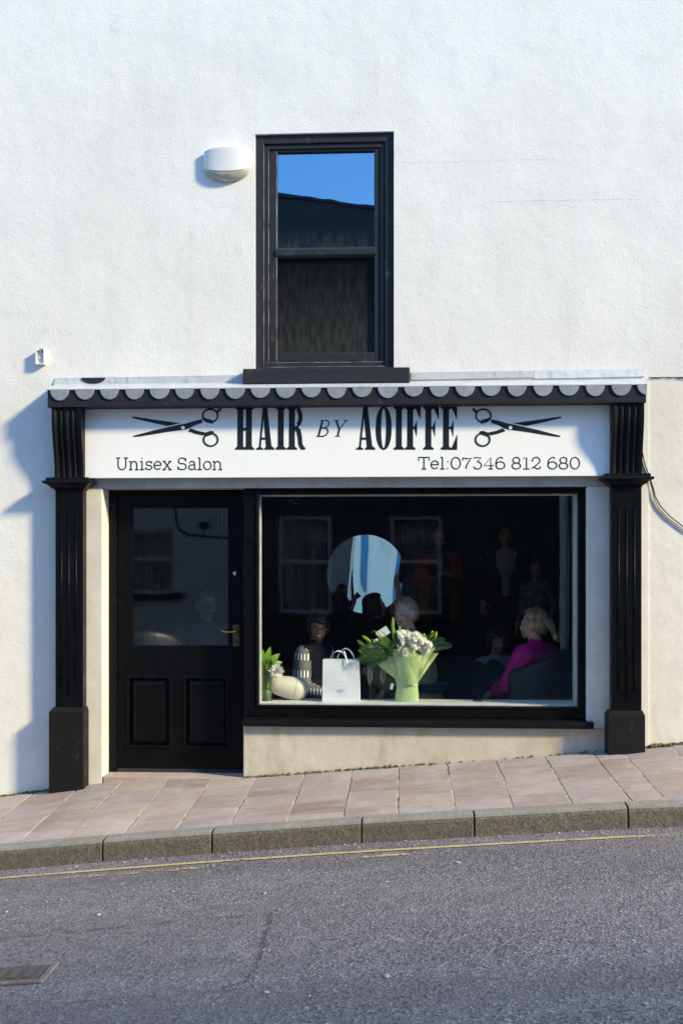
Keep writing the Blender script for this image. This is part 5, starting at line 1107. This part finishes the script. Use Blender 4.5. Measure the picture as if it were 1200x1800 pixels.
# rounded cream vessel
simple('cream_ceramic', (0.66, 0.63, 0.52), (0.60, 0.57, 0.47), 5, 0.5, 0.1, 30)
rc = at(510, 1212, 0.335); rc.z = LEDGE_Z + 0.088
ves = thing('ceramic_vessel', 'rounded cream vessel lying on its side between the vase and gift bag', 'vessel', (rc.x, rc.y, LEDGE_Z))
prof = [(0.0001, -0.165), (0.03, -0.160), (0.055, -0.145), (0.072, -0.10), (0.083, -0.03), (0.088, 0.03), (0.086, 0.075), (0.074, 0.105), (0.050, 0.122), (0.0001, 0.130)]
MB().lathe(prof, rc, 40, Euler((0, R(103), R(12)))).build('vessel_body', 'cream_ceramic', ves, smooth=True)
MB().lathe([(0.0885, 0.028), (0.0893, 0.031), (0.0885, 0.034)], rc, 40, Euler((0, R(103), R(12)))).build('band', 'lamp_bowl', ves, smooth=True)

# champagne flutes
for i, (px, y) in enumerate(((650, 0.36), (673, 0.39))):
    p = at(px, 1236, y); c = Vector((p.x, y, LEDGE_Z)); h = 0.25
    f = thing('champagne_flute', ('champagne flute beside the gift bag' if i == 0 else 'champagne flute half hidden by the bouquet wrap'), 'glass', c, 'champagne flutes')
    MB().lathe([(0.0001, 0.001), (0.032, 0.001), (0.032, 0.003), (0.006, 0.007), (0.0035, 0.02), (0.0035, 0.095), (0.008, 0.105)], c, 20).build('stem', 'clear_glass', f, smooth=True)
    MB().lathe([(0.008, 0.105), (0.02, 0.125), (0.029, 0.16), (0.030, 0.195), (0.0255, h), (0.0245, h), (0.0285, 0.195), (0.0275, 0.16), (0.018, 0.128), (0.0001, 0.112)], c, 24).build('bowl', 'clear_glass', f, smooth=True)

# bouquet in pale green wrap
k = NT('green_wrap'); col = k.mix(k.ramp(k.noise(9, 3, 0.5, (1, 1, 0.6)), [(0.35, 0.0), (0.65, 1.0)]), (0.55, 0.76, 0.34), (0.78, 0.88, 0.52)); k.done(col, 0.28, k.bump(k.noise(7, 3, 0.5, (1.3, 1, 0.9)), 0.8, 0.035), 0, 0.5)
t_ = k.node('ShaderNodeBsdfTranslucent'); k.l.new(col, t_.inputs[0]); mx = k.node('ShaderNodeMixShader'); mx.inputs[0].default_value = 0.45; k.l.new(k.b.outputs[0], mx.inputs[1]); k.l.new(t_.outputs[0], mx.inputs[2]); k.l.new(mx.outputs[0], k.out.inputs[0]); M['green_wrap'] = k.m
BY = 0.30; BCX = ax(715, BY); zz = lambda py: az(py, 700, BY - 0.06)
bq = thing('bouquet', 'bouquet of white flowers and lily buds in pale green wrap on the window ledge', 'bouquet', (BCX, BY, LEDGE_Z))
def wrap_sheet(name, a0, a1, rows, wob, mat='green_wrap'):
    m = MB(); n = 36; vs = []
    for j, (z, rx, ry, ox) in enumerate(rows):
        for i in range(n + 1):
            t = a0 + (a1 - a0) * i / n; wv = 1 + wob * 1.6 * j / len(rows) * math.sin(t * 9 + j * 0.4) + 0.03 * math.sin(t * 17 + j * 1.7) + 0.022 * math.sin(t * 5 - j * 2.3)
            zt2 = z + (0.035 * math.sin(t * 3 + 1) if j == len(rows) - 1 else 0); vs.append((BCX + ox + rx * wv * math.cos(t), BY + ry * wv * math.sin(t), zt2))
    m.add(vs, [(j * (n + 1) + i, j * (n + 1) + i + 1, (j + 1) * (n + 1) + i + 1, (j + 1) * (n + 1) + i) for j in range(len(rows) - 1) for i in range(n)]); return m.build(name, mat, bq, smooth=True)
zl = LEDGE_Z + 0.002
wrap_sheet('wrap', 0, 2 * math.pi, [(zl, 0.088, 0.070, -0.0), (zl + 0.05, 0.084, 0.068, 0.0), (zz(1211), 0.080, 0.066, 0), (zz(1205), 0.076, 0.062, 0), (zz(1199), 0.082, 0.068, 0), (zz(1185), 0.095, 0.082, 0.0), (zz(1168), 0.122, 0.10, 0.002), (zz(1152), 0.138, 0.108, 0.004), (zz(1142), 0.142, 0.11, 0.006)], 0.05)
def paper(name, pts, mat='green_wrap'):
    P3 = [at(*p) for p in pts]; a, b, c, d = P3; m = MB(); n = 8; vs = []
    for j in range(n + 1):
        for i in range(n + 1):
            s_, t = i / n, j / n; p = a.lerp(b, s_).lerp(d.lerp(c, s_), t); p = p + Vector((0, -0.03 * math.sin(math.pi * s_) * (0.3 + t) + 0.008 * math.sin(7 * s_ + 5 * t), 0)); vs.append(p)
    m.add(vs, [(j * (n + 1) + i, j * (n + 1) + i + 1, (j + 1) * (n + 1) + i + 1, (j + 1) * (n + 1) + i) for j in range(n) for i in range(n)]); return m.build(name, mat, bq, smooth=True)
paper('wrap_flap', [(727, 1203, 0.25), (737, 1196, 0.27), (770, 1148, 0.32), (758, 1146, 0.34)]); paper('wrap_flap', [(731, 1200, 0.30), (740, 1180, 0.27), (765, 1137, 0.28), (737, 1150, 0.25)])
paper('wrap_flap', [(697, 1196, 0.26), (700, 1160, 0.23), (680, 1152, 0.25), (660, 1166, 0.28)]); paper('wrap_flap', [(698, 1203, 0.235), (733, 1203, 0.225), (741, 1152, 0.19), (699, 1155, 0.20)])
MB().tube([(BCX + 0.081 * math.cos(a * 0.2618), BY + 0.067 * math.sin(a * 0.2618), zz(1205) + 0.002 * math.sin(a)) for a in range(25)], 0.003, 6).build('tie', 'ribbon_white', bq)
tg = at(688, 1206, 0.22); MB().hexa([tuple(tg + Vector(v)) for v in ((-0.014, 0, -0.022), (0.008, 0, -0.026), (0.008, 0.001, -0.026), (-0.014, 0.001, -0.022), (-0.004, 0, 0.022), (0.016, 0, 0.018), (0.016, 0.001, 0.018), (-0.004, 0.001, 0.022))]).build('tag', 'frame_white', bq)
for i in range(10): a = i * 0.628; MB().tube([(BCX + 0.03 * math.cos(a), BY + 0.03 * math.sin(a), zl + 0.02), (BCX + 0.03 * math.cos(a), BY + 0.03 * math.sin(a), zz(1200)), (BCX + 0.09 * math.cos(a), BY + 0.08 * math.sin(a), zz(1140))], 0.004, 6).build('stem', 'leaf_dark', bq)
for i in range(62):
    px, py = rnd.uniform(696, 757), rnd.uniform(1110, 1150); py = max(py, 1112 + 0.012 * (px - 712) ** 2)
    if px < 708 and py > 1140: py -= 10
    q = at(px, py, BY + rnd.uniform(-0.12, -0.02)); bloom(q, rnd.uniform(0.027, 0.037), 13, (rnd.uniform(0.3, 1.6), -1, rnd.uniform(0.2, 1.1)), rnd, 2).build('bloom', 'petal_white', bq, smooth=True)
    MB().ell(q + Vector((0, -0.006, 0.003)), (0.0042, 0.004, 0.0035), None, 8, 6).build('flower_eye', 'flower_eye', bq, smooth=True)
for i in range(12):
    px, py = rnd.uniform(652, 690), rnd.uniform(1120, 1142); q = at(px, py, BY + rnd.uniform(-0.1, 0.0)); bloom(q, rnd.uniform(0.011, 0.018), 8, (rnd.uniform(-0.6, 0.3), -1, 0.6), rnd, 2).build('bloom', 'petal_white' if i % 3 else 'bud_green', bq, smooth=True)
core = Vector((BCX, BY, zz(1160)))
buds = [((690, 1116), (690, 1084)), ((692, 1128), (691, 1100)), ((702, 1120), (702, 1100)), ((652, 1129), (636, 1117)), ((641, 1136), (627, 1125)), ((645, 1153), (629, 1142)), ((657, 1142), (643, 1132)), ((741, 1126), (746, 1113)), ((737, 1124), (742, 1116)), ((756, 1122), (760, 1108)), ((763, 1123), (767, 1110)), ((715, 1116), (716, 1105)), ((660, 1150), (648, 1145))]
for (ba, bb) in buds:
    Y = BY + rnd.uniform(-0.08, 0.03); a, b = at(*ba, Y), at(*bb, Y); d = b - a
    MB().tube([a + d * t for t in (0, 0.12, 0.35, 0.6, 0.82, 0.95, 1.0)], 0.01, 8, [0.003, 0.009, 0.0125, 0.0125, 0.009, 0.004, 0.001]).build('bud', 'bud_green', bq, smooth=True)
    MB().tube([a, a.lerp(core, 0.5) + Vector((0, 0.02, 0.02)), core], 0.0035, 6).build('stem', 'leaf_green', bq, smooth=True)
def frond(a, b, droop, w, nl, mat):
    a, b = Vector(a), Vector(b); m = MB(); pts = [a.lerp(b, t / 10) + Vector((0, 0, droop * math.sin(math.pi * t / 10 * 0.9))) for t in range(11)]; m.tube(pts, 0.0025, 5)
    for i in range(nl):
        t = 0.12 + 0.86 * i / nl; j = min(9, int(t * 10)); p = pts[j].lerp(pts[j + 1], t * 10 - j); d = (pts[j + 1] - pts[j]).normalized(); sd_ = d.cross(Vector((0, -1, 0.25))).normalized()
        for q in (-1, 1): leaf(m, p, p + (d * 0.75 + sd_ * q * 0.75 + Vector((0, rnd.uniform(-0.2, 0.2), -0.15))).normalized() * w * math.sin(math.pi * (0.15 + 0.8 * t)) , 0.0085, 0.004, Vector((0, -1, 0.4)), 3)
    return m.build('frond', mat, bq)
for a, b, dr, w, mt in (((690, 1150, 0.22), (628, 1165, 0.16), 0.03, 0.085, 'leaf_dark'), ((692, 1146, 0.22), (632, 1146, 0.18), 0.03, 0.09, 'leaf_dark'), ((690, 1152, 0.24), (645, 1178, 0.2), 0.04, 0.08, 'leaf_dark'), ((748, 1142, 0.42), (795, 1137, 0.46), 0.02, 0.055, 'leaf_dark'), ((690, 1142, 0.2), (668, 1128, 0.2), 0.02, 0.06, 'leaf_green'), ((748, 1140, 0.44), (782, 1126, 0.47), 0.02, 0.05, 'leaf_dark'), ((676, 1146, 0.2), (706, 1132, 0.18), 0.02, 0.055, 'leaf_dark')): frond(at(*a), at(*b), dr, w, 15, mt)
for i in range(38):
    px, py = rnd.uniform(640, 765), rnd.uniform(1112, 1160); q = at(px, py, BY + rnd.uniform(-0.06, 0.06)); d = (q - core).normalized(); leaf(MB(), q - d * 0.05, q + d * 0.035, rnd.uniform(0.014, 0.028), 0.01).build('leaf', ('leaf_green', 'leaf_dark', 'leaf_lime')[i % 3], bq, smooth=True)
cp = [at(*q) for q in ((659.5, 1112, 0.36), (678, 1100, 0.36), (686, 1112, 0.35), (668, 1124, 0.35))]
m = MB(); m.add([tuple(q) for q in cp] + [tuple(q + Vector((0, 0.0015, 0))) for q in cp], [(3, 2, 1, 0), (4, 5, 6, 7), (0, 1, 5, 4), (1, 2, 6, 5), (2, 3, 7, 6), (3, 0, 4, 7)])
cd2 = thing('gift_card', 'small white card tucked into the back of the bouquet', 'card', (cp[3].x, cp[3].y, cp[3].z)); m.build('card', 'bag_paper', cd2); MB().tube([cp[3], Vector((cp[3].x + 0.02, BY, zz(1150)))], 0.0015, 6).build('stick', 'pale_wood', cd2)
hp = at(838, 1237, 0.3); tag(MB().ell((hp.x, 0.3, LEDGE_Z + 0.008), (0.035, 0.015, 0.008)).ell((hp.x + 0.03, 0.29, LEDGE_Z + 0.01), (0.014, 0.012, 0.010)).build('hair_clip', 'cable_black', smooth=True), 'small black hair clip on the ledge right of the bouquet', 'hair clip')
